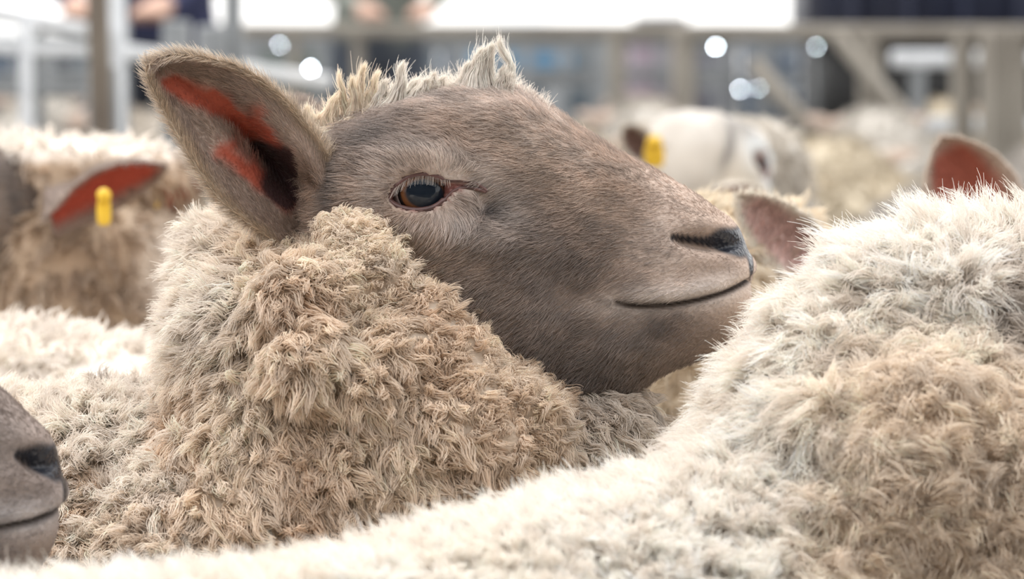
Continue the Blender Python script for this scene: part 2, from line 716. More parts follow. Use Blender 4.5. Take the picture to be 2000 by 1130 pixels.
# ------------------------------------------------------------------ ears
def leaf_ear(base, tip, face, width, cup=0.35, root=0.018, ns=26, nu=14, thick=0.005, inner=(0.36, 0.085, 0.05), outer=(0.33, 0.25, 0.2), rim=(0.40, 0.32, 0.26), bare=0.8, roll=0.0):
    """an ear as a thick cupped leaf from base to tip; `face` is where its hollow looks"""
    base, tip, face = (np.asarray(v, float) for v in (base, tip, face))
    ax = tip - base
    ln = np.linalg.norm(ax)
    ax /= ln
    face = nrm(face - ax * (face @ ax))
    side = np.cross(ax, face)
    s = np.linspace(0, 1, ns) ** 0.85
    hw = np.interp(s, [0, .12, .3, .5, .7, .85, .94, 1.0], [.42, .62, .92, 1.0, .86, .58, .34, .05]) * width / 2
    u = np.linspace(-1, 1, nu)
    R, col, fur = [], [], []
    for k in range(ns):
        c = base + ax * ln * s[k] + face * (-0.12 * ln * math.sin(s[k] * math.pi))
        hollow = cup * width * np.interp(s[k], [0, .3, .7, 1], [1.1, 1.0, .55, .1])
        dep = hollow * (u ** 2) + roll * width * np.exp(-((u - .55) / .3) ** 2) * max(0, 1 - s[k] / .55)
        th = thick * (1 - 0.55 * s[k]) + root * max(0, 1 - s[k] / .25)
        inn = c + u[:, None] * hw[k] * side + dep[:, None] * face
        out = c + (u[::-1] * 1.04)[:, None] * hw[k] * side + (dep[::-1] - th * (0.35 + 0.65 * (1 - u[::-1] ** 2)))[:, None] * face
        R.append(np.concatenate([inn, out]))
        e = sstep(np.abs(u), .55, .92) + sstep(np.full(nu, s[k]), .82, 1.0)
        e = np.clip(e, 0, 1)[:, None]
        col.append(np.concatenate([np.array(inner) * (1 - e) + np.array(rim) * e, np.tile(outer, (nu, 1))]))
        fur.append(np.concatenate([1 - bare * (1 - e[:, 0]), np.ones(nu)]))
    V, F = ring_mesh(np.array(R))
    col = np.concatenate(col + [np.array([outer, rim])])
    fur = np.concatenate(fur + [np.ones(2)])
    return dict(V=V, F=orient(V, F), col=col, fur=fur * .8, wet=np.zeros(len(V)))


EAR_L = [(575, 520), (530, 470), (472, 428), (424, 385), (385, 330), (352, 275), (322, 222), (300, 182), (287, 150), (288, 128), (304, 116)]
EAR_R = [(668, 455), (664, 370), (640, 298), (598, 238), (560, 193), (518, 158), (468, 130), (412, 114), (366, 107), (332, 107), (310, 113)]


def hero_ear():
    """the big sheep's near ear, from its outline; local head units, then metres"""
    ns, nu = 90, 56
    Lf, Rt = catmull(EAR_L, ns), catmull(EAR_R, ns)
    s = np.linspace(0, 1, ns)
    u = np.linspace(-1, 1, nu)
    outc = np.interp(s, [0, .15, .4, .7, 1], [95, 120, 150, 185, 215])
    cup = np.interp(s, [0, .2, .45, .7, .9, 1], [40, 82, 85, 55, 24, 2])
    rings, col, fur = [], [], []
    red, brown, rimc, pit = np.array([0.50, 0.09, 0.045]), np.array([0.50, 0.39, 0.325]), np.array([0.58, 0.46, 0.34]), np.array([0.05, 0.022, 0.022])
    for k in range(ns):
        p = Lf[k] + (Rt[k] - Lf[k]) * ((u + 1) / 2)[:, None]
        q = -0.12 + 0.25 * max(0, 1 - s[k] * 1.6)
        v = np.where(u < q, (u - q) / (1 + q), (u - q) / (1 - q))
        o = outc[k] + cup[k] * (np.abs(v) ** 1.8 - .55)
        fold = max(0.0, 1 - s[k] / .62)
        o = o + 78 * fold ** .8 * np.exp(-((u - .62) / .26) ** 2)
        o = o - 62 * np.exp(-((u - .12) / .2) ** 2) * math.exp(-((s[k] - .30) / .14) ** 2)
        o = o + 16 * np.exp(-((u + .35) / .22) ** 2) * math.exp(-((s[k] - .5) / .25) ** 2)
        thick = np.interp(s[k], [0, .2, .6, 1], [70, 34, 18, 9])
        ob = o - thick * (0.3 + .7 * (1 - np.abs(u) ** 2.5))
        inn = np.stack([p[:, 0], p[:, 1], o], 1)
        out = np.stack([p[::-1, 0], p[::-1, 1], ob[::-1]], 1)
        rings.append(np.concatenate([inn, out]))
        x, y = p[:, 0], p[:, 1]
        d1, t1, _ = polydist(x, y, [(345, 170), (420, 200), (490, 245), (540, 300)])
        d2, t2, _ = polydist(x, y, [(440, 298), (490, 335), (540, 372), (560, 392)])
        d3, _, _ = polydist(x, y, [(500, 215), (530, 262)])
        jit = 10 * vnoise(np.stack([x, y, x * 0], 1), 0.05, 5)
        r = np.maximum(sstep(d1 + jit, 40, 12), sstep(d2 + jit, 34, 10))
        r = np.maximum(r, .8 * sstep(d3 + jit, 22, 6))
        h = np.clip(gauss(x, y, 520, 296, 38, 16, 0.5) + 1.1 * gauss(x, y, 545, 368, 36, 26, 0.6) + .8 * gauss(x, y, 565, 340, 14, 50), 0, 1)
        e = sstep(np.abs(u), .74, .96)
        c = brown + (rimc - brown) * e[:, None]  # backlight on the edge hairs put in as a paler colour
        c = c + (red - c) * (r * .92)[:, None]  # red skin, with light shining through the ear put into its colour
        c = c + (pit - c) * sstep(h, .35, .8)[:, None]  # shade of the hollow painted in over the dark canal skin
        col.append(np.concatenate([c, np.tile([0.66, 0.57, 0.48], (nu, 1))]))
        f = np.clip(1 - .88 * np.maximum(sstep(r, .25, .8), sstep(h, .3, .6)), 0.03, 1)
        fur.append(np.concatenate([f, np.ones(nu)]))
    V, F = ring_mesh(np.array(rings))
    col = np.concatenate(col + [np.array([brown, rimc])])
    fur = np.concatenate(fur + [np.ones(2)])
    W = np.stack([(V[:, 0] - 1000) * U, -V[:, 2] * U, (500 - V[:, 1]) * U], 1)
    # the outline is as seen, nearer than the midplane: bring it to true size at its own distance
    W[:, 0] *= 1 + W[:, 1] / 2.0
    W[:, 2] = (W[:, 2] + .8605 - CAMZ) * (1 + W[:, 1] / 2.0) + CAMZ - .8605
    return dict(V=W, F=orient(W, F), col=col, fur=fur, wet=np.zeros(len(W)))


# ------------------------------------------------------------------ wool
def lock_wool(name, P, N, col, parent, rng, nf=24, length=.02, radius=.004, thick=.00022, npt=7, flow=(0, 0, -1), lift=.55, droop=.25,
              curl=.25, crimp=.0006, tip=.25, frizz=.25, jitter=.35, mat=None):
    """locks of wool: at each root a bundle of fibres that runs out, bends, curls and draws together at its tip"""
    n = len(P)
    length = np.broadcast_to(length, (n,)) * (0.7 + 0.6 * rng.random(n))
    radius = np.broadcast_to(radius, (n,)) * (0.75 + 0.5 * rng.random(n))
    flow = np.broadcast_to(np.asarray(flow, float), (n, 3))
    lift = np.broadcast_to(lift, (n,))[:, None]
    T = flow - N * (flow * N).sum(1, keepdims=True) + np.stack([vnoise(P, 22, 31 + a) for a in range(3)], 1) * .35
    D = nrm(N * lift + nrm(T) * (1 - lift) + rng.normal(0, jitter * .35, (n, 3)))
    E1 = nrm(np.cross(D, N + rng.normal(0, .2, (n, 3))))
    E2 = np.cross(D, E1)
    t = np.linspace(0, 1, npt)
    ph = rng.random(n) * 6.283
    om = (2.2 + 2.8 * rng.random(n)) * np.where(rng.random(n) < .5, -1, 1)
    cr = np.broadcast_to(curl, (n,)) * (0.5 + rng.random(n))

    # centre line of the lock
    L = length[:, None, None]
    tt = t[None, :, None]
    a = ph[:, None] + om[:, None] * t[None]
    sp = (np.cos(a) - np.cos(ph)[:, None])[..., None] * E1[:, None] + (np.sin(a) - np.sin(ph)[:, None])[..., None] * E2[:, None]
    C = P[:, None] - N[:, None] * np.minimum(.002, .09 * length)[:, None, None] + D[:, None] * L * tt + flow[:, None] * droop * L * tt ** 2 + sp * (cr * length)[:, None, None] * (tt ** 1.3) * .6
    # fibres round it
    rr = np.sqrt(rng.random((n, nf)))
    aa = rng.random((n, nf)) * 6.283
    off = (rr * np.cos(aa))[..., None] * E1[:, None] + (rr * np.sin(aa))[..., None] * E2[:, None]
    fl = 0.72 + .33 * rng.random((n, nf))
    env = np.interp(t, [0, .35, .72, 1], [.8, 1.05, .62 + .38 * min(1.0, tip), tip])
    wob = rng.normal(0, 1, (n, nf, 3)) * np.broadcast_to(frizz, (n,))[:, None, None]
    # each fibre stops a little short of the tip: resample the centre line
    q = fl[..., None] * t[None, None]
    xi = q * (npt - 1)
    i0 = np.clip(np.floor(xi).astype(int), 0, npt - 2)
    fr = (xi - i0)[..., None]
    idx = np.arange(n)[:, None, None]
    Q = C[idx, i0] * (1 - fr) + C[idx, i0 + 1] * fr
    Q = Q + off[:, :, None] * (radius[:, None, None] * env[None, None])[..., None]
    Q = Q + wob[:, :, None] * (radius[:, None, None] * t[None, None] ** 2)[..., None]
    if crimp:
        w = np.sin(t[None] * 13 + ph[:, None])
        Q = Q + (E1[:, None] * (w[..., None] * crimp))[:, None]
    Q = Q.reshape(n * nf, npt, 3)
    c = np.repeat(col, nf, 0) * (0.86 + .28 * rng.random((n * nf, 1)))
    r = thick * np.interp(t, [0, .6, 1], [1, .95, .35])[None]
    return strands(name, Q, np.broadcast_to(r, (len(Q), npt)), c, mat or WOOL, parent)


def short_fur(name, P, N, comb, length, col, parent, rng, thick=.00013, lift=.3, npt=4, mess=.16):
    n = len(P)
    T = nrm(comb - N * (comb * N).sum(1, keepdims=True))
    T = nrm(T + np.stack([vnoise(P, 70, 41 + a) for a in range(3)], 1) * .28 + rng.normal(0, mess, (n, 3)))
    lift = (lift * (0.6 + .8 * rng.random(n)))[:, None]
    D = nrm(T + N * lift)
    t = np.linspace(0, 1, npt)
    L = (length * (0.6 + .7 * rng.random(n)))[:, None, None]
    Q = P[:, None] - N[:, None] * .0006 + D[:, None] * L * t[None, :, None] + N[:, None] * (L * .22 * (t - t ** 2)[None, :, None])
    c = col * (0.62 + .76 * rng.random((n, 1)))
    r = thick * np.linspace(1, .3, npt)[None]
    return strands(name, Q, np.broadcast_to(r, (n, npt)), c, FUR, parent)


def outline_weight(V, N, back=.18):
    """more wool on what can be seen from about the camera, less round the back and outside the frame"""
    to = nrm(CAM - V)
    f = (N * to).sum(1)
    w = np.where(f > -.35, 1.0, back)
    px = 1000 + V[:, 0] / (K * V[:, 1])
    py = HORIZON - (V[:, 2] - CAMZ) / (K * V[:, 1])
    inside = (px > -160) & (px < 2160) & (py < 1290) & (py > -200)
    return w * np.where(inside, 1.0, back * .4)


# ------------------------------------------------------------------ a whole sheep
def rot_z(a):
    c, s = math.cos(a), math.sin(a)
    return np.array([[c, -s, 0], [s, c, 0], [0, 0, 1.0]])


def rot_y(a):
    c, s = math.cos(a), math.sin(a)
    return np.array([[c, 0, s], [0, 1, 0], [-s, 0, c]])


def rot_x(a):
    c, s = math.cos(a), math.sin(a)
    return np.array([[1, 0, 0], [0, c, -s], [0, s, c]])


def body_mesh(trunk, legs, voxel, wool_col, head, ears, lump=(0.006, 60), relax=4, lump_fn=None):
    """one continuous skin: trunk, neck and legs fused, then head and ears fused on"""
    V, F = join(trunk + legs)
    me = mesh_from('trunk', V, F)
    me = evaluated(me, [('REMESH', dict(mode='VOXEL', voxel_size=voxel)), ('SMOOTH', dict(iterations=relax, factor=.5)), ('TRIANGULATE', {})])
    V, F = read_mesh(me)
    N = vnormals(V, F)
    amp, fr = lump
    leg = V[:, 2] < 0.36
    d, ident = worley(V, fr, 4)
    d2, _ = worley(V, fr * 2.3, 6)
    h = amp * (1.1 - np.minimum(d, 1) ** 1.6) + amp * .35 * (1 - np.minimum(d2, 1) ** 1.5)
    if lump_fn:
        h = h + lump_fn(V)
    h = np.where(leg, 0, h)
    V = V + N * h[:, None]
    me.vertices.foreach_set('co', V.astype(np.float32).ravel())
    me.update()
    wc = wool_col(V)
    wc[leg] = np.array([0.2, 0.15, 0.12])
    pool = {'V': [V], 'col': [wc], 'fur': [np.zeros(len(V))], 'wool': [np.where(leg, 0, 1.0)], 'wet': [np.zeros(len(V))]}
    for part, code in ([(head, 1.0)] if head else []) + [(e, 2.0) for e in ears]:
        k = len(part['V'])
        for key, val in (('V', part['V']), ('col', part['col']), ('fur', part['fur'] + 10 * code), ('wool', np.zeros(k)), ('wet', part['wet'])):
            pool[key].append(val)
        pm = mesh_from('part', part['V'], part['F'])
        po = bpy.data.objects.new('part', pm)
        COL.objects.link(po)
        bpy.context.view_layer.update()
        done = False
        for solver in ('EXACT', 'MANIFOLD'):
            new = evaluated(me, [('BOOLEAN', dict(operation='UNION', solver=solver, object=po)), ('TRIANGULATE', {})])
            if len(new.vertices) > len(me.vertices) * .5:
                me, done = new, True
                break
        if not done:
            v0, f0 = read_mesh(me)
            v, f = join([(v0, f0), (part['V'], part['F'])])
            me = mesh_from('body', v, f)
            print('fused by joining')
        bpy.data.objects.remove(po)
    # carry colour and hair data over from the nearest point of what was fused
    pv = np.concatenate(pool['V'])
    kd = KDTree(len(pv))
    for i, v in enumerate(pv):
        kd.insert(v, i)
    kd.balance()
    V, F = read_mesh(me)
    near = np.array([kd.find(v)[1] for v in V])
    for key, kind in (('col', 'FLOAT_COLOR'), ('fur', 'FLOAT'), ('wool', 'FLOAT'), ('wet', 'FLOAT')):
        old = me.attributes.get(key)
        if old:
            me.attributes.remove(old)
        set_attr(me, key, kind, np.concatenate(pool[key])[near])
    me.polygons.foreach_set('use_smooth', [True] * len(me.polygons))
    me.update()
    return me


def leg_tubes(pts):
    """four legs from hip points down to the ground: front ones with a knee, hind ones with a hock"""
    out = []
    for (x, y, z, fx, fy, hind) in pts:
        if hind:
            path = [(x, y, z), (x + fx * .05, y + fy * .05, z - .16), (x - fx * .07, y - fy * .07, z - .30), (x - fx * .05, y - fy * .05, .05), (x - fx * .02, y - fy * .02, 0.0)]
            rad = [.09, .075, .032, .021, .028]
        else:
            path = [(x, y, z), (x + fx * .01, y + fy * .01, z - .16), (x + fx * .025, y + fy * .025, z - .30), (x, y, .05), (x + fx * .03, y + fy * .03, 0.0)]
            rad = [.07, .05, .03, .02, .028]
        A = catmull(np.array([list(p) + [r] for p, r in zip(path, rad)]), 16)
        A[:, 2] = np.maximum(A[:, 2], 0.003)
        out.append(tube(A[:, :3], A[:, 3], 12))
    return out


def legs_for(spine):
    """hip and shoulder points under a trunk given by its spine rows (rump first)"""
    S = np.asarray(spine, float)
    a, b = S[1], S[-2]
    f = nrm((b - a)[:2])
    sd = np.array([-f[1], f[0]])
    pts = []
    for (row, hind) in ((a, True), (b, False)):
        for s in (-1, 1):
            p = row[:2] + sd * s * row[3] * .5
            pts.append((p[0], p[1], row[2] - .06, f[0], f[1], hind))
    return leg_tubes(pts)


def place_head(H, M, o):
    V = H['V'] @ np.asarray(M).T + np.asarray(o)
    return dict(H, V=V)


def head_parts(H, M, o, parent, lashes=False):
    """eyes and lids of a head, on both sides"""
    M = np.asarray(M)
    scale = np.linalg.norm(M[:, 0])
    ex, ey = EYE_C
    top = H['surf'](ex, ey)
    R = 60.0
    rng = np.random.default_rng(2)
    for s in (1, -1):
        c = np.array([(ex - 3 - 1000) * U, -s * (top - R + 5) * U, (500 - ey) * U])
        th = np.linspace(0.05, math.pi - .05, 28)
        a = np.linspace(0, 2 * math.pi, 40, endpoint=False)
        Rr = np.stack([np.sin(th)[:, None] * np.cos(a), np.sin(th)[:, None] * np.sin(a), np.repeat(np.cos(th)[:, None], 40, 1)], -1)
        # a cornea: bulge the outer cap a little
        cb = np.clip((-s * Rr[..., 1:2] - .70) / .30, 0, 1)
        Rr = Rr * (1 + .06 * cb)
        V, F = ring_mesh(Rr)
        me = mesh_from('eyeball', V, orient(V, F))
        e = link('eyeball', me, EYE, parent)
        yaw = rot_z(s * math.radians(5)) @ rot_y(math.radians(8))
        m4 = np.eye(4)
        m4[:3, :3] = (M / scale) @ yaw * (R * U * scale)
        m4[:3, 3] = M @ c + o
        e.matrix_basis = Matrix.Translation(-parent.location) @ Matrix(m4.tolist())
        ring = np.concatenate([LID_UP, LID_LO[-2:0:-1]])
        ring = catmull(np.concatenate([ring, ring[:1]]), 90)
        pts = np.array([[(x - 1000) * U, -s * (H['surf'](x, y) - 1 + 3 * math.sin(i * .07)) * U, (500 - y) * U] for i, (x, y) in enumerate(ring)])
        rad = np.where(ring[:, 0] < 872, 6.5, 3.6) * U
        V, F = tube(pts, rad, 10)
        V = V @ M.T + o
        link('eyelid', mesh_from('eyelid', V, F), LID, parent)
        if lashes:
            n = 90
            xs = adj([(770, 0)])[0, 0] + rng.random(n) * 108
            ys = np.interp(xs, LID_UP[:, 0], LID_UP[:, 1])
            P0 = np.array([[(x - 1000) * U, -s * (H['surf'](x, y) + 5) * U, (500 - y) * U] for x, y in zip(xs, ys)])
            dirs = np.stack([-.35 + (xs - 800) / 160, -s * (.9 + .3 * rng.random(n)), -.55 - .4 * rng.random(n)], 1)
            L = (.0045 + .0045 * rng.random((n, 1, 1))) * np.interp(xs, [768, 800, 880], [1, 1, .6])[:, None, None]
            tt = np.linspace(0, 1, 5)[None, :, None]
            Q = P0[:, None] + nrm(dirs)[:, None] * L * tt + np.array([0, 0, -.25]) * L * tt ** 2
            strands('eyelash', Q @ M.T + o, .00011 * np.linspace(1, .3, 5)[None], np.tile([.5, .42, .36], (n, 1)) * (.4 + rng.random((n, 1))), FUR, parent)


WOOL_CREAM = np.array([0.87, 0.75, 0.62])
WOOL_TAN = np.array([0.74, 0.555, 0.40])
WOOL_WHITE = np.array([0.92, 0.85, 0.775])


def mix(a, b, t):
    t = np.clip(t, 0, 1)[:, None]
    return a * (1 - t) + b * t


def pix(V):
    return 1000 + V[:, 0] / (K * V[:, 1]), HORIZON - (V[:, 2] - CAMZ) / (K * V[:, 1])


# ------------------------------------------------------------------ the ground
def ground_material():
    m = material('trodden_ground', (0.07, 0.064, 0.055), 0.9, noise=(3.0, (0.11, 0.10, 0.085), 6), bump=.4)
    return m


me = bpy.data.meshes.new('ground')
bm = bmesh.new()
bmesh.ops.create_grid(bm, x_segments=20, y_segments=20, size=22)
bm.to_mesh(me)
bm.free()
floor = link('floor', me, ground_material())
floor.location = (0, 19, -.002)
floor['kind'] = 'structure'
floor['label'] = 'trodden earth floor of the sheep yard'


# boarded wall and eaves added out of view behind the camera, cutting the front light
def box(x0, x1, y0, y1, z0, z1):
    V = np.array([(x, y, z) for x in (x0, x1) for y in (y0, y1) for z in (z0, z1)], float)
    F = np.array([(0, 1, 3), (0, 3, 2), (4, 6, 7), (4, 7, 5), (0, 4, 5), (0, 5, 1), (2, 3, 7), (2, 7, 6), (0, 2, 6), (0, 6, 4), (1, 5, 7), (1, 7, 3)])
    return V, orient(V, F)


BOARD = material('weathered_boards', (0.075, 0.062, 0.05), 0.85, noise=(4.0, (0.12, 0.10, 0.08), 6))
wall = link('light_block_wall', mesh_from('light_block_wall', *box(-9, 9, -2.75, -2.70, 0, 3.1), smooth=False), BOARD)
wall['kind'] = 'structure'
roof = link('roof', mesh_from('roof', *box(-9, 9, -2.9, -1.9, 3.1, 3.18), smooth=False), BOARD)  # unseen overhang, added to hold back sky light from the front
roof['kind'] = 'structure'


# ------------------------------------------------------------------ the big sheep in the middle
def hero():
    rng = np.random.default_rng(11)
    t = empty('sheep', (-.45, 2.08, 0), 'grey-brown faced sheep in sharp profile, head raised, tawny woolly neck and one pricked ear', 'sheep')
    spine = [(-1.08, 2.10, .50, .11, .15), (-.98, 2.09, .55, .15, .20), (-.70, 2.07, .55, .165, .208), (-.42, 2.04, .55, .165, .208), (-.20, 2.02, .55, .155, .22), (-.05, 2.00, .58, .13, .19), (.0, 2.0, .60, .10, .15)]

    # neck: level slices given as left and right edge in the photo, half depth in metres
    rows = [(505, 470, 690, .040), (560, 425, 850, .085), (620, 402, 920, .102), (700, 392, 1010, .114), (800, 362, 1085, .126), (900, 285, 1110, .135), (1000, 170, 1110, .145), (1150, 70, 1100, .155), (1300, 0, 1050, .16)]
    A = catmull(rows, 44)
    a = np.linspace(0, 2 * math.pi, 48, endpoint=False)
    rings = []
    for py, l, r, dep in A:
        cx, rx = (l + r) / 2, (r - l) / 2
        ca, sa = np.cos(a), np.sin(a)
        X = (cx + rx * np.sign(ca) * np.abs(ca) ** .85 - 1000) * U
        Y = 2.0 + dep * np.sign(sa) * np.abs(sa) ** .85
        Z = np.full(48, CAMZ + (HORIZON - py) * U)
        # keep the outline where the photo has it, whatever the distance
        rings.append(np.stack([X, Y, Z], 1))
    V, F = ring_mesh(np.array(rings))
    neck = (V, orient(V, F))
    blobs = []
    for (px, py, y, rx, ry, rz, rot) in [
            (1165, 880, 2.0, 100, 60, 120, 0), (1090, 900, 1.98, 150, 95, 130, 0),
            (985, 820, 1.915, 78, 34, 70, -.5), (905, 775, 1.895, 62, 30, 56, -.3), (860, 840, 1.885, 70, 32, 48, .4),
            (930, 880, 1.89, 70, 34, 60, .2),
            (470, 520, 2.03, 70, 130, 85, -.3),
            (690, 492, 1.925, 44, 30, 58, .5), (742, 556, 1.915, 46, 30, 66, .6), (826, 628, 1.912, 50, 28, 62, .5), (880, 690, 1.908, 50, 28, 40, .4), (945, 735, 1.917, 30, 22, 30, .4),
            (665, 575, 1.905, 45, 26, 66, .3), (580, 600, 1.90, 60, 30, 60, 0), (770, 690, 1.892, 70, 26, 44, -.4), (700, 760, 1.882, 70, 26, 50, -.5), (610, 720, 1.88, 66, 30, 60, 0)]:
        blobs.append(ellipsoid(at(px, py, y), (rx * U, ry * U * (1.45 if ry < 36 else 1), rz * U), rot=rot))
    H = build_head(250, 220, 1.13)
    o = np.array([0, 2.0, .8605])
    Hh = place_head(H, np.eye(3), o)
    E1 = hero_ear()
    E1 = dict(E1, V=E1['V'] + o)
    E2 = leaf_ear(o + [(640 - 1000) * U, .05, (500 - 420) * U], o + [(430 - 1000) * U, .15, (500 - 240) * U], (.2, 1, -.1), .075)

    def wc(V):
        px, py = pix(V)
        w = sstep(px, 470, 330) * sstep(py, 780, 560)
        return mix(mix(np.tile(WOOL_TAN * .62, (len(V), 1)), np.tile(WOOL_CREAM * .68, (len(V), 1)), .5 + .5 * fbm(V, 30, 2)), np.tile(WOOL_WHITE * .75, (len(V), 1)), w)
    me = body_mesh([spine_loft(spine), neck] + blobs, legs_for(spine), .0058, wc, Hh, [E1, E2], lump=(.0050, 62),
                   lump_fn=lambda V: (V[:, 1] < 2.0) * (V[:, 0] > -.26) * (.0085 * (1 - np.minimum(worley(V, 36, 55)[0], 1) ** 1.8) - .003))
    body = link('body', me, HIDE, t)
    head_parts(H, np.eye(3), o, t, lashes=True)

    V, F = read_mesh(me)
    N = vnormals(V, F)
    col, fur, wool = get_attr(me, 'col'), get_attr(me, 'fur'), get_attr(me, 'wool')
    vis = outline_weight(V, N)
    # face hair
    isface = (fur > 5) & (fur < 15)
    isear = fur > 15
    for name, sel, code, dens, ln, th in (('face_hair', isface, 10, 1.9e6, .0078, .00014), ('ear_hair', isear, 20, 2.3e6, .0058, .00012)):
        w = np.where(sel, np.clip(fur - code, 0, 1.3), 0) * np.where(vis > .5, 1, .3)
        P, NN, f, B = scatter(V, F, N, dens, rng, w)
        c = interp(col, F, f, B)
        fl = np.clip(interp(np.where(sel, fur - code, 0.3), F, f, B), .15, 1.3)
        lx, ly = 1000 + (P[:, 0] - o[0]) / U, 500 - (P[:, 2] - o[2]) / U
        if code == 10:
            streak = vnoise(np.stack([P[:, 0] * 70, P[:, 1] * 160, P[:, 2] * 230 + P[:, 0] * 90], 1), 1.0, 63) + .6 * vnoise(P, 150, 64)
            c = c * (1 + .30 * np.clip(streak, -1, 1))[:, None]
            comb = np.stack([-np.ones(len(P)), np.zeros(len(P)), -.25 - .5 * sstep(ly, 420, 700) + .25 * sstep(lx, 900, 700)], 1)
            ex, ey = EYE_C
            g = gauss(lx, ly, ex, ey, 75, 60)[:, None]
            rad = np.stack([lx - ex, np.zeros(len(P)), -(ly - ey)], 1) / 60
            comb = comb * (1 - g) + rad * g
            keep = ~((lx < 660) & (ly > 470))
            length = ln * fl * np.interp(lx, [600, 1150, 1350, 1470], [1.15, 1, .7, .5])
            lf = .26 + .25 * sstep(ly, 640, 760)
        else:
            ax = nrm(np.array([285 - 610, 0, -(125 - 440)], float))
            comb = np.tile(ax, (len(P), 1)) * .7
            edge = sstep(np.abs(NN @ np.array([0, 1, 0])), .75, .2)
            away = np.stack([lx - 470, np.zeros(len(P)), -(ly - 300)], 1) / 200
            comb = comb + away * (.4 + edge[:, None])
            c = c * (.8 + .5 * rng.random((len(P), 1)) ** .7)
            length = ln * (.6 + .4 * fl) * (.95 + .55 * edge)
            lf = .35 + .45 * edge
            keep = np.ones(len(P), bool)
        short_fur(name, P[keep], NN[keep], comb[keep], length[keep], c[keep], t, rng, thick=th, lift=lf[keep])

    # tight little curls where face hair turns to wool on the cheek
    lx, ly = 1000 + (V[:, 0] - o[0]) / U, 500 - (V[:, 2] - o[2]) / U
    dch, _, _ = polydist(lx, ly, adj([(735, 470), (800, 520), (870, 590), (925, 660)]))
    wq = np.where(isface & (V[:, 1] < o[1]), np.clip(1 - dch / 62, 0, 1), 0)
    P, NN, f, B = scatter(V, F, N, 130000, rng, wq)
    lock_wool('cheek_wool', P, NN, np.tile([.50, .40, .31], (len(P), 1)) * (.7 + .6 * rng.random((len(P), 1))), t, rng, nf=12, length=.0065, radius=.0019, thick=.00017, flow=(-.3, -.1, -.9), lift=.35, droop=.1, curl=.7, tip=.6, frizz=.4, npt=6, crimp=.0002)

    # wool of the neck and back
    w = np.where(wool > .5, 1.0, 0) * vis
    P, NN, f, B = scatter(V, F, N, 50000, rng, w)
    px, py = pix(P)
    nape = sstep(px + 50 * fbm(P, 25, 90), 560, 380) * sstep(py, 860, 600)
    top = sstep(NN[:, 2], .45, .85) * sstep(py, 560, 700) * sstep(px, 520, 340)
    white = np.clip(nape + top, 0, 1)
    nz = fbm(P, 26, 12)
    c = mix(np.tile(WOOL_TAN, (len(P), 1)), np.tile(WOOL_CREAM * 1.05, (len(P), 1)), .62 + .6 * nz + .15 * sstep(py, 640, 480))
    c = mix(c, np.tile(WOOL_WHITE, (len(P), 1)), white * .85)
    throat = sstep(px, 1070, 1130)
    c = mix(c, np.tile(WOOL_WHITE * .95, (len(P), 1)), throat * .7)
    dirt = sstep(fbm(P, 40, 77), .38, .6)[:, None] * .35
    c = c * (1 - dirt) + np.array([.22, .17, .13]) * dirt
    c *= (.85 + .3 * RNG.random((len(P), 1)))
    # the matted collar along the cheek
    dcol, _, _ = polydist(px, py, [(660, 440), (740, 540), (850, 640), (960, 740), (1010, 830)])
    mat_ = sstep(dcol, 120, 40) * (P[:, 1] < 2.0)
    ln = .0150 + .006 * white - .0075 * mat_
    flow = np.stack([.45 - .9 * nape, -.15 * np.ones(len(P)), -.9 + .3 * nape], 1)
    m = (mat_ > .35)
    for sel, kw in ((~m, dict(nf=36, thick=.00025, lift=.48, droop=.28, curl=.34, tip=.30)), (m, dict(nf=40, thick=.00022, lift=.42, droop=.15, curl=.8, tip=.8))):
        fz = (.14 + .42 * white)[sel]
        lift = kw.pop('lift') + .2 * white[sel]
        lock_wool('fleece', P[sel], NN[sel], c[sel], t, rng, length=(ln - .001)[sel] * (.8 if sel is m else 1), radius=(.0052 - .0014 * white)[sel], flow=flow[sel], lift=lift, frizz=fz, npt=8, crimp=.0005, **kw)

    # tufts of the forelock: root pixel, tip pixel, width, fibres, curl
    tufts = [  # root x y, tip x y, half-width, fibres, bend
        (618, 255, 596, 205, 11, 220, .15), (640, 250, 652, 182, 13, 260, .35), (628, 255, 622, 222, 14, 200, .2), (664, 242, 650, 190, 10, 220, .45), (684, 236, 692, 148, 11, 300, -.25),
        (686, 226, 658, 136, 6, 130, .12), (706, 224, 706, 121, 9, 260, .25), (722, 218, 736, 136, 9, 240, .15), (742, 210, 754, 152, 13, 260, .12), (765, 202, 790, 120, 11, 300, -.18),
        (790, 197, 814, 152, 13, 260, .12), (815, 192, 836, 150, 13, 240, .2), (836, 188, 850, 140, 9, 200, -.3), (850, 186, 866, 146, 12, 200, .2), (655, 262, 690, 228, 17, 300, .12), (700, 244, 732, 200, 18, 300, .12), (606, 262, 612, 226, 14, 220, .2),
        (905, 182, 914, 120, 15, 420, .1), (928, 178, 940, 92, 19, 800, .12), (948, 176, 956, 84, 15, 600, .22), (966, 174, 992, 74, 6, 240, -.9), (976, 178, 984, 128, 11, 320, .12), (892, 186, 902, 150, 16, 260, .12), (872, 188, 886, 160, 16, 220, .12), (988, 188, 998, 140, 10, 220, .1)]
    Q, C = [], []
    npt = 9
    tt = np.linspace(0, 1, npt)
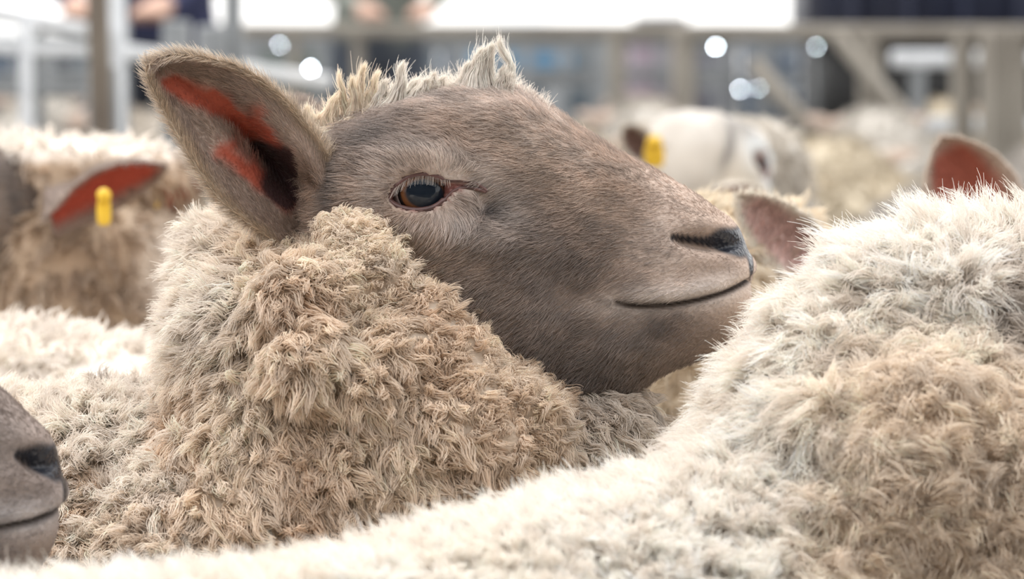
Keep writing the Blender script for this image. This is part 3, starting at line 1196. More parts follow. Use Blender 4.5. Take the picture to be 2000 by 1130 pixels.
    for (ax, ay, bx, by, wd, nf, cu) in tufts:
        for side in (-1, 1):
            y0 = 2.0 + side * (.010 + .012 * rng.random())
            a, b = at(ax, ay + 14, y0), at(bx, by, y0 + side * .004)
            d = b - a
            l = np.linalg.norm(d)
            e1 = nrm(np.cross(d, [0, 1, 0]))
            e2 = np.array([0, 1.0, 0])
            n = nf if side < 0 else nf // 2
            r = np.sqrt(rng.random(n)) * wd * U
            an = rng.random(n) * 6.283
            fl = .45 + .55 * rng.random(n) ** .45
            s = fl[:, None] * tt[None]
            env = np.interp(s, [0, .25, .6, 1], [2.9, 1.75, .8, .06])
            p = a + d * s[..., None] + e1 * (np.sin(s * 4.2) * cu * l * .22)[..., None]
            p = p + (r * np.cos(an))[:, None, None] * env[..., None] * e1 + (r * np.sin(an))[:, None, None] * env[..., None] * e2
            wave = np.sin(s * 17 + rng.random((n, 1)) * 1.2)
            p = p + (wave * .0007 * s)[..., None] * (e1 + .6 * e2)
            p = p + rng.normal(0, .0011, (n, 1, 3)) * (1 + 2.5 * (rng.random((n, 1, 1)) < .12)) * (s ** 2)[..., None]
            Q.append(p)
            cc = WOOL_CREAM * 1.1 if ax < 740 else WOOL_WHITE
            C.append(np.tile(cc, (n, 1)) * (.82 + .36 * rng.random((n, 1))))
    # soft fuzz along the crest of the head
    n = 5200
    cx = 600 + rng.random(n) * 470
    cy = np.interp(cx, [600, 640, 735, 828, 910, 990, 1062], [300, 256, 216, 188, 173, 174, 205]) + 3
    root = np.array([at(x, y, 2.0) for x, y in zip(cx, cy)])
    root[:, 1] += np.clip(rng.normal(0, .012, n), -.02, .02)
    root[:, 2] -= np.abs(root[:, 1] - 2.0) * .5
    d = nrm(np.stack([rng.normal(0, .5, n) - .1, rng.normal(0, .5, n), .55 + .5 * rng.random(n)], 1))
    ln2 = (.006 + .013 * rng.random(n)) * np.interp(cx, [600, 760, 900, 1000, 1070], [1.2, 1.1, .9, .8, .45])
    s = tt[None, :, None]
    p = root[:, None] + d[:, None] * ln2[:, None, None] * s + rng.normal(0, .002, (n, 1, 3)) * s ** 2
    Q.append(p)
    C.append(mix(np.tile(WOOL_CREAM, (n, 1)), np.tile(WOOL_WHITE, (n, 1)), sstep(cx, 680, 800)) * (.85 + .3 * rng.random((n, 1))))
    Q, C = np.concatenate(Q), np.concatenate(C)
    strands('forelock', Q, .00016 * np.interp(tt, [0, .6, 1], [1, 1, .4])[None], C, WOOL, t)
    return t


hero()


# ------------------------------------------------------------------ the other sheep
HEAD_FINE = {}


def head_lod(ns, nt, tint):
    key = (ns, nt, tint)
    if key not in HEAD_FINE:
        HEAD_FINE[key] = build_head(ns, nt, tint)
    return HEAD_FINE[key]


def make_sheep(root, spine, neck, wool_col, head=None, ears=(), blobs=(), voxel=.011, lump=(.006, 55), density=9000, nf=6, length=.02, radius=.005, thick=.0006,
               white=None, face=0, seed=3, tint=1.0, lod=(70, 64), legs=True, npt=5, flow=(0, 0, -1), lift=.6, curl=.3, frizz=.4, far_mask=True, face_len=.008, ear_dens=2.5e5, wool_fn=None, upright=False, relax=4, lump_fn=None):
    """body (with ears), fleece, eyes and lids of one sheep, all in world units under `root`"""
    rng = np.random.default_rng(seed)
    trunk = [spine_loft(spine, 36, 32, upright)]
    if neck is not None:
        trunk.append(spine_loft(neck, 24, 28, upright))
    trunk += list(blobs)
    H = Hh = None
    if head is not None:
        M, o = np.asarray(head[0], float), np.asarray(head[1], float)
        H = head_lod(*lod, tint)
        Hh = place_head(H, M, o)
    me = body_mesh(trunk, legs_for(spine) if legs else [], voxel, wool_col, Hh, list(ears), lump, relax, lump_fn)
    link('body', me, HIDE, root)
    if head is not None:
        head_parts(H, M, o, root)
    V, F = read_mesh(me)
    N = vnormals(V, F)
    wool, fur, col = get_attr(me, 'wool'), get_attr(me, 'fur'), get_attr(me, 'col')
    vis = outline_weight(V, N, .15) if far_mask else np.ones(len(V))
    r = scatter(V, F, N, density, rng, np.where(wool > .5, 1.0, 0) * vis)
    if r:
        P, NN, f, B = r
        c = interp(col, F, f, B) * (.85 + .3 * rng.random((len(P), 1)))
        if wool_fn:
            kw = wool_fn(P, NN)
            c = c * kw.pop('shade', 1.0)
        else:
            kw = {}
        kw = {**dict(length=length, radius=radius, flow=flow, lift=lift, curl=curl, frizz=frizz), **kw}
        part = kw.pop('staple', np.zeros(len(P), bool))
        for sel, n_, tip in ((~part, nf, .3), (part, int(nf * 1.5), .72)):
            if sel.any():
                k2 = {k: (v[sel] if isinstance(v, np.ndarray) and len(v) == len(P) else v) for k, v in kw.items()}
                lock_wool('fleece', P[sel], NN[sel], c[sel], root, rng, nf=n_, thick=thick, npt=npt, tip=tip, crimp=0.0004, **k2)
    if face:
        sel = (fur > 5) & (fur < 15)
        w = np.where(sel, np.clip(fur - 10, 0, 1.3), 0) * vis
        r = scatter(V, F, N, face, rng, w)
        if r and head is not None:
            P, NN, f, B = r
            c = interp(col, F, f, B)
            fl = np.clip(interp(np.where(sel, fur - 10, .3), F, f, B), .15, 1.2)
            back = -M[:, 0] / np.linalg.norm(M[:, 0])
            lx = 1000 + ((P - o) @ np.linalg.inv(M).T)[:, 0] / U
            short_fur('face_hair', P, NN, np.tile(back + np.array([0, 0, -.3]), (len(P), 1)), face_len * fl * np.interp(lx, [600, 1150, 1350, 1470], [1.15, 1, .75, .55]), c, root, rng, thick=.00015 if face > 1e6 else .0003, lift=.3)
    if ear_dens:
        sel = fur > 15
        r = scatter(V, F, N, ear_dens, rng, np.where(sel, np.clip(fur - 20, 0, 1), 0) * vis)
        if r:
            P, NN, f, B = r
            c = interp(col, F, f, B)
            short_fur('ear_hair', P, NN, np.tile(np.array([0, 0, 1.0]), (len(P), 1)), np.full(len(P), .006), c, root, rng, thick=.00028, lift=.6)


def plain(c, amp=.16, c2=None):
    c = np.asarray(c)
    c2 = c * .78 if c2 is None else np.asarray(c2)
    return lambda V: mix(np.tile(c, (len(V), 1)), np.tile(c2, (len(V), 1)), .4 + amp * 4 * fbm(V, 14, 21))


def ear_tag(root, p, facing, w=.016, h=.026):
    """a yellow plastic tag: rounded flag, neck and button, hung in an ear"""
    p, n = np.asarray(p, float), nrm(np.asarray(facing, float))
    up = np.array([0, 0, 1.0])
    sx = nrm(np.cross(up, n))
    up = np.cross(n, sx)
    a = np.linspace(0, 2 * math.pi, 24, endpoint=False)
    out = np.stack([np.sign(np.cos(a)) * np.abs(np.cos(a)) ** .5 * w, np.sign(np.sin(a)) * np.abs(np.sin(a)) ** .5 * h], 1)
    out[:, 0] *= np.where(out[:, 1] > h * .45, .8, 1)
    ring = lambda k, d: p + out[:, :1] * k * sx + out[:, 1:] * k * up + d * n
    V, F = ring_mesh(np.array([ring(.92, -.0012), ring(1, -.0006), ring(1, .0006), ring(.92, .0012)]))
    o = link('ear_tag', mesh_from('ear_tag', V, orient(V, F)), TAG, root)
    c = p + up * h * .62
    V, F = tube(np.array([c - n * .006, c - n * .003, c + n * .004, c + n * .006]), [.002, .006, .006, .002], 12)
    b = bpy.data.objects.new('button', mesh_from('button', V, F))
    b.data.materials.append(TAG)
    COL.objects.link(b)
    b.parent = o
    return o


def ear_px(bx, by, tx, ty, y, dy, face, wpx, **kw):
    return leaf_ear(at(bx, by, y), at(tx, ty, y + dy), face, wpx * K * y, **kw)


# --- the white sheep whose back and neck fill the lower right
def white_sheep():
    t = empty('sheep', (-.2, 1.58, 0), 'big white fluffy sheep whose back and rising neck fill the lower right', 'sheep')

    def row(px, py, y, rl, rv):
        top = at(px, py + 62, y)
        return (top[0], y, top[2] - rv, rl, rv)
    spine = [(-.64, 1.29, .52, .10, .12), (-.55, 1.34, .55, .14, .18), row(0, 1172, 1.52, .155, .20), row(650, 1120, 1.59, .155, .205), row(1000, 1020, 1.66, .15, .21), row(1290, 915, 1.74, .14, .22), row(1460, 870, 1.79, .10, .17)]
    neck = [row(1330, 925, 1.745, .075, .14), row(1430, 865, 1.77, .09, .16), row(1515, 735, 1.79, .10, .17), row(1590, 625, 1.81, .105, .17), row(1665, 535, 1.83, .108, .165), row(1745, 462, 1.85, .106, .16), row(1820, 432, 1.87, .103, .15), row(1910, 415, 1.90, .095, .135), row(2010, 405, 1.93, .085, .12), row(2120, 430, 1.96, .07, .09)]
    sag = [ellipsoid(at(1800, 1050, 1.78), (.08, .06, .09))]

    def wc(V):
        px, py = pix(V)
        low = sstep(px, 1450, 1800) * sstep(py, 520, 820) + .5 * sstep(px, 1300, 1700) * sstep(py, 900, 1100)
        nz = fbm(V, 16, 5)
        c = mix(np.tile(WOOL_WHITE * 1.08, (len(V), 1)), np.tile((.85, .72, .58), (len(V), 1)), .85 * low + .3 * nz)
        d = gauss(px, py, 1970, 590, 24, 60)[:, None]  # short greyish wool, with the shadow beside the ear painted in
        return c * (1 - .7 * d) + np.array([.2, .15, .11]) * .7 * d
    M = rot_z(math.radians(8)) @ rot_y(math.radians(5)) * 1.0
    o = np.array([.35, 1.99, .80]) + M @ np.array([.12, 0, -.03])
    ear = leaf_ear(at(2052, 545, 1.885), at(2030, 690, 1.855), (-.55, -.8, .1), .038, inner=(.33, .15, .10), rim=(.45, .30, .22), outer=(.45, .30, .22), bare=.5)
    ear2 = leaf_ear(o + M @ np.array([-.11, .05, .03]), o + M @ np.array([-.14, .16, .03]), M @ np.array([.8, .3, -.3]), .06)

    rng2 = np.random.default_rng(77)

    def fn(P, NN):
        px, py = pix(P)
        nz = fbm(P, 18, 44)
        right = sstep(px + 160 * nz, 1500, 1700) * sstep(py + 100 * nz, 520, 640)
        left = sstep(px, 1150, 700)
        top = sstep(NN[:, 2], .55, .9) * (1 - right)
        flow = np.stack([-.25 + .6 * right, -.2 + 0 * px, -.95 + 0 * px], 1)
        st = right > .5
        thin = rng2.random(len(P)) > .45
        drop = st & thin & (rng2.random(len(P)) < .7)
        ln = .017 + .008 * top + .003 * left - .006 * right
        ln = ln * (1 + .45 * (rng2.random(len(P)) < .15) * sstep(NN[:, 2], .6, .9) * sstep(px, 1450, 1600))
        return dict(length=np.where(drop, .005, ln), radius=.0044 + .0022 * right - .0012 * left, flow=flow, lift=.52 + .16 * top - .04 * right, curl=.22 + .38 * right, frizz=.55 - .36 * right + .3 * left, staple=st)
    make_sheep(t, spine, neck, wc, (M, o), [ear, ear2], sag, voxel=.0062, lump=(.0065, 48), density=56000, nf=28, thick=.00019, npt=7, face=2e5, seed=5, wool_fn=fn, upright=True, relax=70,
               lump_fn=lambda V: sstep(pix(V)[0], 1400, 1650) * sstep(pix(V)[1], 470, 600) * (.014 * (1 - np.minimum(worley(V, 30, 15)[0], 1) ** 1.7) - .004))


# --- the sheep whose grey muzzle comes in at the left edge
def muzzle_sheep():
    t = empty('sheep', (-.72, 1.70, 0), 'grey sheep with only its blunt dark-nosed muzzle in the lower left corner', 'sheep')
    y = 1.79
    M = rot_z(math.radians(16)) @ rot_y(math.radians(9)) * 1.05
    tip = at(124, 940, y)
    o = tip - M @ np.array([(1468 - 1000) * U, 0, (500 - 505) * U])
    spine = [(-1.45, 1.62, .50, .12, .14), (-1.33, 1.63, .54, .17, .19), (-1.0, 1.66, .53, .18, .20), (-.72, 1.70, .53, .16, .20), (-.60, 1.72, .54, .11, .16)]
    poll = o + M @ np.array([-.10, 0, .02])
    neck = [(-.72, 1.70, .56, .12, .15), (-.64, 1.73, .64, .11, .13), (poll[0] - .02, poll[1] - .02, poll[2] - .05, .09, .10), (poll[0], poll[1], poll[2], .06, .07)]
    ears = [leaf_ear(o + M @ np.array([-.11, s * .05, .03]), o + M @ np.array([-.15, s * .15, .05]), M @ np.array([.8, s * .3, -.3]), .06) for s in (-1, 1)]
    global NOSTRIL
    keep = NOSTRIL
    NOSTRIL = adj([(1384, 474), (1400, 478), (1415, 482), (1430, 485), (1452, 487)])      # this one's nostril is short and round
    make_sheep(t, spine, neck, plain(WOOL_CREAM), (M, o), ears, voxel=.011, density=6000, nf=10, face=1.9e6, seed=8, tint=(.70, .74, .80), lod=(200, 180))
    NOSTRIL = keep


# --- the sheep behind, each placed where it stands
def back_sheep():
    # brown-faced pair at the left, ears back, yellow tags
    for (label, dx, dy, y, wc, seed, tg, size) in (
            ('blurred brown sheep at the left edge with a long yellow tag in its red ear', 0, 0, 2.85, plain((.58, .45, .33), .3, (.30, .20, .13)), 21, (203, 404), (.0058, .0150)),
            ('blurred sheep half hidden behind the brown tagged one, with a small round yellow tag', 78, 34, 3.6, plain((.70, .60, .48), .2), 22, (299, 402), (.0062, .0085))):
        t = empty('sheep', tuple(at(260 + dx, 600, y + .55)[:2]) + (0,), label, 'sheep')
        P = lambda px, py, d=0.0: at(px + dx, py + dy, y + d)
        M = rot_z(math.radians(166)) @ rot_y(math.radians(16))
        o = P(80, 425, .05) + M @ np.array([.10, 0, -.02])
        n0, n1, n2, n3 = P(250, 860, .28), P(200, 680, .10), P(160, 545, .05), P(120, 440, .06)
        k = -1.05 if dx == 0 else .05
        spine = [(n0[0] + k * 1.0, y + 1.15, .50, .10, .14), (n0[0] + k * .9, y + 1.05, .54, .14, .19), (n0[0] + k * .5, y + .72, .54, .155, .2), (n0[0] + k * .15, y + .40, .54, .145, .2), (n0[0], y + .26, .56, .11, .16)]
        neck = [(*n0, .11, .14), (*n1, .105, .13), (*n2, .085, .09), (*n3, .05, .05)]
        kw = dict(inner=(.42, .075, .045), outer=(.30, .235, .20), rim=(.27, .20, .16), bare=.85)
        e = leaf_ear(P(95, 410, -.03), P(325, 322, -.05), (.38, -.72, -.62), 118 * K * y, cup=.42, **kw)
        e2 = leaf_ear(o + M @ np.array([-.11, -.05, .03]), o + M @ np.array([-.15, -.15, .05]), M @ np.array([.8, -.3, -.3]), .055)
        poll = [ellipsoid(P(110, 335, .07), (.11, .06, .020))]
        wf = lambda V, wc=wc, dx=dx, dy=dy: mix(wc(V), np.tile(WOOL_WHITE * .9, (len(V), 1)), sstep(pix(V)[1], 325 + dy, 295 + dy) + .7 * sstep(pix(V)[0], 240 + dx, 320 + dx) * sstep(pix(V)[1], 400, 450))
        make_sheep(t, spine, neck, wf, (M, o), [e, e2], poll, seed=seed, density=11000, tint=.5, face=1.5e5)
        ear_tag(t, at(*tg, y - .10), (.15, -1, 0), *size)
    # white back between the pair and the big sheep
    t = empty('sheep', (-.6, 2.5, 0), 'white sheep showing only its soft blurred back just behind the big sheep, at left', 'sheep')
    y = 2.50
    tp = lambda px, py, yy=y: at(px, py + 45, yy)
    spine = [(-.20, 2.49, .50, .08, .14), (-.25, 2.49, .54, .11, .19), (tp(170, 645)[0], y, tp(170, 645)[2] - .2, .135, .20), (tp(0, 622)[0], y, tp(0, 622)[2] - .2, .14, .20), (-.72, 2.50, .58, .14, .20), (-.95, 2.52, .57, .12, .19), (-1.04, 2.53, .56, .09, .15)]
    M = rot_z(math.radians(172)) @ rot_y(math.radians(25))
    o = np.array([-1.32, 2.56, .74])
    neck = [(-.98, 2.52, .58, .10, .14), (-1.10, 2.53, .66, .085, .11), (-1.22, 2.55, .75, .06, .07)]
    ears = [leaf_ear(o + M @ np.array([-.11, s * .05, .03]), o + M @ np.array([-.15, s * .15, .05]), M @ np.array([.8, s * .3, -.3]), .06) for s in (-1, 1)]
    make_sheep(t, spine, neck, plain(WOOL_WHITE * 1.05, .08), (M, o), ears, seed=31, density=14000, length=.024, lift=.7)

    # pale ear just past the big sheep's nose
    t = empty('sheep', (.05, 2.5, 0), "cream sheep behind the big sheep's nose and chin, pale furry ear turned back", 'sheep')
    y = 2.42
    spine = [(-.12, 3.24, .50, .10, .14), (-.09, 3.14, .55, .13, .19), (.0, 2.86, .55, .14, .20), (.07, 2.60, .55, .14, .20), (.11, 2.50, .56, .11, .17)]
    h0 = at(1730, 650, y)
    M = rot_z(math.radians(12)) @ rot_y(math.radians(12))
    o = h0 + M @ np.array([.09, 0, -.02])
    neck = [(.08, 2.56, .56, .11, .15), (*at(1430, 780, 2.44), .11, .14), (*at(1550, 690, 2.43), .085, .10), (*at(1680, 640, 2.42), .05, .05)]
    e = leaf_ear(at(1640, 560, y - .06), at(1440, 383, y - .07), (.25, -.9, .05), 128 * K * y, cup=.30, inner=(.72, .52, .47), rim=(.88, .80, .70), outer=(.84, .76, .66), bare=.3, thick=.007, roll=-.15)
    e2 = leaf_ear(o + M @ np.array([-.11, .05, .03]), o + M @ np.array([-.15, .15, .05]), M @ np.array([.8, .3, -.3]), .06)
    make_sheep(t, spine, neck, plain((.80, .72, .58), .12, (.66, .54, .40)), (M, o), [e, e2], [ellipsoid(at(1500, 560, 2.46), (.05, .05, .055)), ellipsoid(at(1380, 800, 2.42), (.07, .07, .06))], seed=33, density=16000, nf=8, radius=.004, thick=.0004, ear_dens=9e5, tint=1.7, face=2e5)

    # the big red-brown ear over the white back at the right
    t = empty('sheep', (.75, 3.0, 0), 'sheep at the right edge with only its tall upright red-brown ear above the white back', 'sheep')
    y = 2.8
    M = rot_z(math.radians(15)) @ rot_y(math.radians(10))
    o = at(2010, 560, y) + M @ np.array([.10, 0, -.02])
    spine = [(.44, 3.62, .5, .10, .14), (.45, 3.52, .53, .14, .19), (.48, 3.2, .53, .145, .2), (.50, 2.95, .54, .12, .18)]
    neck = [(.49, 3.0, .58, .11, .14), (*at(2000, 720, y + .02), .10, .12), (*at(2015, 570, y), .06, .07)]
    e = leaf_ear(at(1955, 500, y - .06), at(1838, 268, y - .09), (.1, -1, -.05), 185 * K * y, cup=.34, inner=(.42, .13, .09), rim=(.60, .50, .42), outer=(.60, .50, .42), bare=.8)
    e2 = leaf_ear(o + M @ np.array([-.11, .05, .03]), o + M @ np.array([-.15, .15, .0]), M @ np.array([.8, .3, -.3]), .06)
    make_sheep(t, spine, neck, plain((.72, .62, .50)), (M, o), [e, e2], seed=35, density=8000)


def white_tagged_sheep():
    """white sheep beyond the nose bridge, head half turned, ears out"""
    y = 3.7
    t = empty('sheep', (.32, 4.3, 0), "blurred white sheep behind the big sheep's nose bridge, dark ear with a yellow tag", 'sheep')
    M = rot_z(math.radians(60)) @ rot_y(math.radians(32))
    o = at(1345, 300, y) + M @ np.array([.09, 0, -.03])
    spine = [(.15, 5.05, .50, .10, .13), (.155, 4.95, .545, .15, .18), (.18, 4.68, .54, .165, .19), (.22, 4.3, .54, .165, .19), (.24, 4.05, .56, .13, .17)]
    neck = [(.27, 4.1, .58, .11, .14), (*at(1420, 520, y + .2), .105, .12), (*at(1390, 400, y + .12), .09, .09), (*at(1350, 330, y + .06), .065, .055)]
    pale = dict(rim=(.66, .60, .52), outer=(.66, .60, .52))
    e = leaf_ear(at(1275, 318, y), at(1216, 246, y - .02), (.5, -.8, -.2), 70 * K * y, inner=(.13, .075, .06), **pale)
    e2 = leaf_ear(at(1500, 400, y - .04), at(1395, 372, y - .12), (-.1, -.85, -.5), 66 * K * y, inner=(.30, .11, .07), **pale)
    make_sheep(t, spine, neck, plain((.66, .61, .54), .08), (M, o), [e, e2], [ellipsoid(at(1370, 285, y + .05), (.075, .05, .028)), ellipsoid(at(1470, 340, y + .12), (.055, .06, .06))], seed=61, density=6000, nf=6, length=.018, tint=(1.35, 1.65, 1.85), voxel=.012)
    ear_tag(t, at(1278, 296, y - .09), (.2, -1, 0), .011, .017)


def local_sheep(label, wool, tint, head_yaw, head_pitch, head_z, seed, ear_lift=.02, group=None, ear_kw=None, scale=1.0, tagged=False):
    """a whole sheep about its own origin, looking along +X, at background detail"""
    t = empty('sheep', (0, 0, 0), label, 'sheep', group)
    ya = math.radians(head_yaw)
    M = rot_z(ya) @ rot_y(math.radians(head_pitch))
    ne = np.array([.36 + .12 * math.cos(ya), .12 * math.sin(ya), head_z])
    o = ne + M @ np.array([.085, 0, -.02])
    spine = [(-.54, 0, .50, .10, .13), (-.46, 0, .545, .16, .18), (-.2, 0, .54, .19, .19), (.1, 0, .54, .18, .19), (.28, 0, .56, .13, .17), (.34, 0, .57, .09, .12)]
    neck = [(.2, 0, .58, .12, .14), (.33, .02 * math.sin(ya), .62 + .35 * (head_z - .62), .115, .13), (*(ne * np.array([.96, .8, 1]) - np.array([0, 0, .045])), .09, .10), (*ne, .065, .07)]
    ek = dict(inner=(.40, .10, .06), outer=(.40, .31, .25), rim=(.45, .36, .29))
    ek.update(ear_kw or {})
    ears = [leaf_ear(o + M @ np.array([-.108, s * .048, .035]), o + M @ np.array([-.135, s * .155, .035 + ear_lift]), M @ np.array([.75, s * .1, -.45]), .062, ns=14, nu=8, **ek) for s in (-1, 1)]
    make_sheep(t, spine, neck, wool, (M, o), ears, seed=seed, density=2600, nf=5, length=.026, radius=.008, thick=.0011, voxel=.016, lump=(.008, 38), lod=(40, 36), far_mask=False, ear_dens=0, tint=tint)
    if tagged:
        e = o + M @ np.array([-.125, -.10, .035 + ear_lift * .5])
        ear_tag(t, e - np.array([0, 0, .012]), M @ np.array([1, -.6, 0]), .013, .02)
    return t


def copy_sheep(src, label, loc, yaw, scale=1.0, group=None):
    r = src.copy()
    COL.objects.link(r)
    r['label'] = label
    if group:
        r['group'] = group
    for ch in list(src.children):
        c = ch.copy()
        COL.objects.link(c)
        c.parent = r
        for g in ch.children:
            d = g.copy()
            COL.objects.link(d)
            d.parent = c
    r.location = loc
    r.rotation_euler = (0, 0, math.radians(yaw))
    r.scale = (scale,) * 3
    return r


def put(t, px, y, yaw, scale=1.0):
    t.location = ((px - 1000) * K * y, y, 0)
    t.rotation_euler = (0, 0, math.radians(yaw))
    t.scale = (scale,) * 3
    return t


def flock():
    g = 'sheep of the flock crowded behind'
    white = local_sheep('white far sheep under the long slanting brace', plain((.50, .465, .415), .1), 1.4, 25, 25, .72, 51, group=g)
    cream = local_sheep('cream sheep with a rounded golden rump, left of the tall red ear', plain((.47, .40, .295), .15), .8, -15, 35, .70, 52, group=g)
    grey = local_sheep('low grey-white sheep between the pale ear and the tall red ear', plain((.42, .385, .35), .1), .85, 10, 40, .64, 53, group=g)
    brown = local_sheep('dirty-cream sheep behind the leaning brown post', plain((.42, .37, .31), .15), .6, 50, 12, .74, 54, group=g)
    src = [white, cream, grey, brown]
    spots = [
        (0, .80, 7.35, 84, 1.0, None), (1, .58, 5.78, 92, 1.0, None), (2, .62, 4.28, 98, 1.0, None), (3, -.84, 7.0, 82, 1.0, None),
        (1, .10, 6.4, 92, 1.0, "cream sheep low behind the big sheep's nose bridge"),
        (2, 1.03, 6.2, 86, 1.0, 'grey-white far sheep cut by the right edge'),
        (0, .37, 7.75, 96, 1.0, 'white far sheep at the foot of the tan post'),
        (0, -1.32, 9.4, 92, 1.0, 'small white far sheep between the thin white posts at left'),
        (3, .42, 10.9, 82, .92, 'tiny dirty-cream sheep beyond the long rail, left of the tan post'),
        (1, 1.5, 11.2, 98, .92, 'tiny cream sheep beyond the wide right-hand posts'),
    ]
    for k, x, y, yaw, sc, label in spots:
        if label is None:
            src[k].location = (x, y, 0)
            src[k].rotation_euler = (0, 0, math.radians(yaw))
        else:
            copy_sheep(src[k], label, (x, y, 0), yaw, sc, g)


white_sheep()
muzzle_sheep()
back_sheep()
white_tagged_sheep()
flock()


# ------------------------------------------------------------------ yard fences, people and vehicles beyond the flock
GALV = material('galvanised_rail', (0.185, 0.195, 0.20), 0.55, 0.2, noise=(9, (0.27, 0.28, 0.285), 5), bump=.1)
TIMBER = material('weathered_tan_rail', (0.20, 0.178, 0.148), 0.75, noise=(7, (0.28, 0.255, 0.215), 6), bump=.2)
BROWN = material('old_brown_post', (0.12, 0.095, 0.075), 0.85, noise=(8, (0.19, 0.16, 0.125), 6), bump=.3)
WHITEP = material('white_painted_steel', (0.74, 0.76, 0.78), 0.45, noise=(12, (0.62, 0.64, 0.66), 4))


def bar(name, a, b, w, h, mat, parent, over=0.0):
    """a square-section bar with eased edges and capped ends from a to b"""
    a, b = np.asarray(a, float), np.asarray(b, float)
    d = nrm(b - a)
    a, b = a - d * over, b + d * over
    up = np.array([0, 0, 1.0]) if abs(d[2]) < .8 else np.array([0, 1.0, 0])
    s = nrm(np.cross(d, up))
    u = np.cross(s, d)
    q = np.linspace(0, 2 * math.pi, 16, endpoint=False) + math.pi / 16
    sec = np.stack([np.sign(np.cos(q)) * np.abs(np.cos(q)) ** .35 * w / 2, np.sign(np.sin(q)) * np.abs(np.sin(q)) ** .35 * h / 2], 1)
    ring = lambda p, k: p + k * (sec[:, :1] * s + sec[:, 1:] * u)
    e = min(w, h) * .15
    V, F = ring_mesh(np.array([ring(a, .85), ring(a + d * e, 1), ring(b - d * e, 1), ring(b, .85)]))
    return link(name, mesh_from(name, V, orient(V, F), smooth=False), mat, parent)


def zpx(py, y):
    return CAMZ + (HORIZON - py) * K * y


def pen_fence(label, x0, y0, x1, y1, rails, posts, mat, post_mat, w=.04, pw=.06, top=1.02, braces=(), group=None):
    """a pen fence along a line on the ground: rails at heights, posts at shares of its length, slanting braces"""
    t = empty('pen_fence', ((x0 + x1) / 2, (y0 + y1) / 2, 0), label, 'fence', group)
    p = lambda s, z: np.array([x0 + (x1 - x0) * s, y0 + (y1 - y0) * s, z])
    for z in rails:
        bar('rail', p(0, z), p(1, z), w, w, mat, t)
    for s in posts:
        s, k, h = s if isinstance(s, tuple) else (s, 1.0, top)
        bar('post', p(s, 0), p(s, h), pw * k, pw * k, post_mat, t)
    n = np.array([-(y1 - y0), x1 - x0, 0.0])
    n = -nrm(n) * w
    for (s0, z0, s1, z1) in braces:
        bar('brace', p(s0, z0) + n, p(s1, z1) + n, w * .9, w * .9, mat, t)
    return t


def line_share(px, x0, y0, x1, y1):
    """share along the ground line that shows at photo column px"""
    k = (px - 1000) * K
    return (k * y0 - x0) / ((x1 - x0) - k * (y1 - y0))


def fences():
    # the long rail across the picture
    a = (-1.15, 11.0, 1.75, 8.3)
    S = lambda px: line_share(px, *a)
    pen_fence('long tan pen fence running across behind the flock', *a, (.962, .62, .35),
              [(S(575), .5, .98), (S(700), .5, .96), (S(1205), .7, .95), (S(1335), .95, .97), (S(1700), .9, .95), (S(1880), .8, .95), (S(1948), 1.25, .97), (S(1990), .7, .97)], TIMBER, TIMBER, w=.042, pw=.07,
              braces=((S(1655), .95, S(1850), .64), (S(1490), .88, S(1600), .70)))
    pen_fence('thin grey rail just behind and below the long tan one', -1.9, 12.9, 1.1, 12.8, (.918, .80, .60), [.05, .3, .48, .62, .75, .95], GALV, GALV, w=.024, pw=.045, top=.94)
    pen_fence('pale blue-white rail rising at the right behind the long fence', 1.06, 9.5, 1.95, 9.7, (.885, .70), [.08, .55, .95], WHITEP, GALV, w=.045, pw=.04, top=.88)
    pen_fence('upper gate frame with a slanting strut, top right corner', 1.2, 8.4, 1.75, 8.3, (1.14,), [(.28, .8, 1.2)], TIMBER, TIMBER, w=.04, pw=.055, braces=((.45, 1.12, .98, .96),))
    pen_fence('grey far pen fence with thin uprights, middle distance', -2.6, 14.6, .95, 14.9, (.90, .74, .56), [k / 12 for k in range(13)], GALV, GALV, w=.035, pw=.05, top=.93)
    pen_fence('most distant grey pen fence in front of the sheeting', -3.4, 17.3, 3.4, 17.6, (.84, .66), [k / 13 for k in range(14)], GALV, GALV, w=.04, pw=.06, top=.88)
    # white steel race at the left
    t = empty('pen_fence', (-.8, 5.8, 0), 'white painted steel race at the upper left', 'fence')
    for (p0, p1, th, m) in (((-60, 18, 5.75), (205, 66, 5.95), .026, WHITEP), ((-60, 92, 5.75), (250, 102, 6.0), .022, WHITEP), ((236, 100, 6.0), (640, 160, 6.6), .028, WHITEP), ((-60, 178, 5.75), (250, 182, 6.0), .016, GALV)):
        bar('rail', at(*p0), at(*p1), th, th, m, t)
    for (px, py, y, th, m) in ((51, 22, 5.82, .022, WHITEP), (78, 60, 5.86, .017, GALV), (226, -60, 5.97, .034, WHITEP), (243, 40, 6.02, .018, GALV), (415, 50, 6.24, .055, GALV), (455, -30, 6.3, .035, GALV), (345, 40, 6.14, .05, GALV)):
        p = at(px, py, y)
        bar('post', (p[0], p[1], 0), p, th, th, m, t)
    t = empty('leaning_post', (-.71, 5.55, 0), 'dark brown old post leaning at the upper left', 'post')
    bar('post_shaft', at(228, 640, 5.5) * np.array([1, 1, 0]), at(188, -90, 5.5), .034, .034, BROWN, t)
    bar('batten', at(214, 300, 5.52) * np.array([1, 1, 0]) + [0, .03, 0], at(200, 130, 5.55), .05, .02, GALV, t)


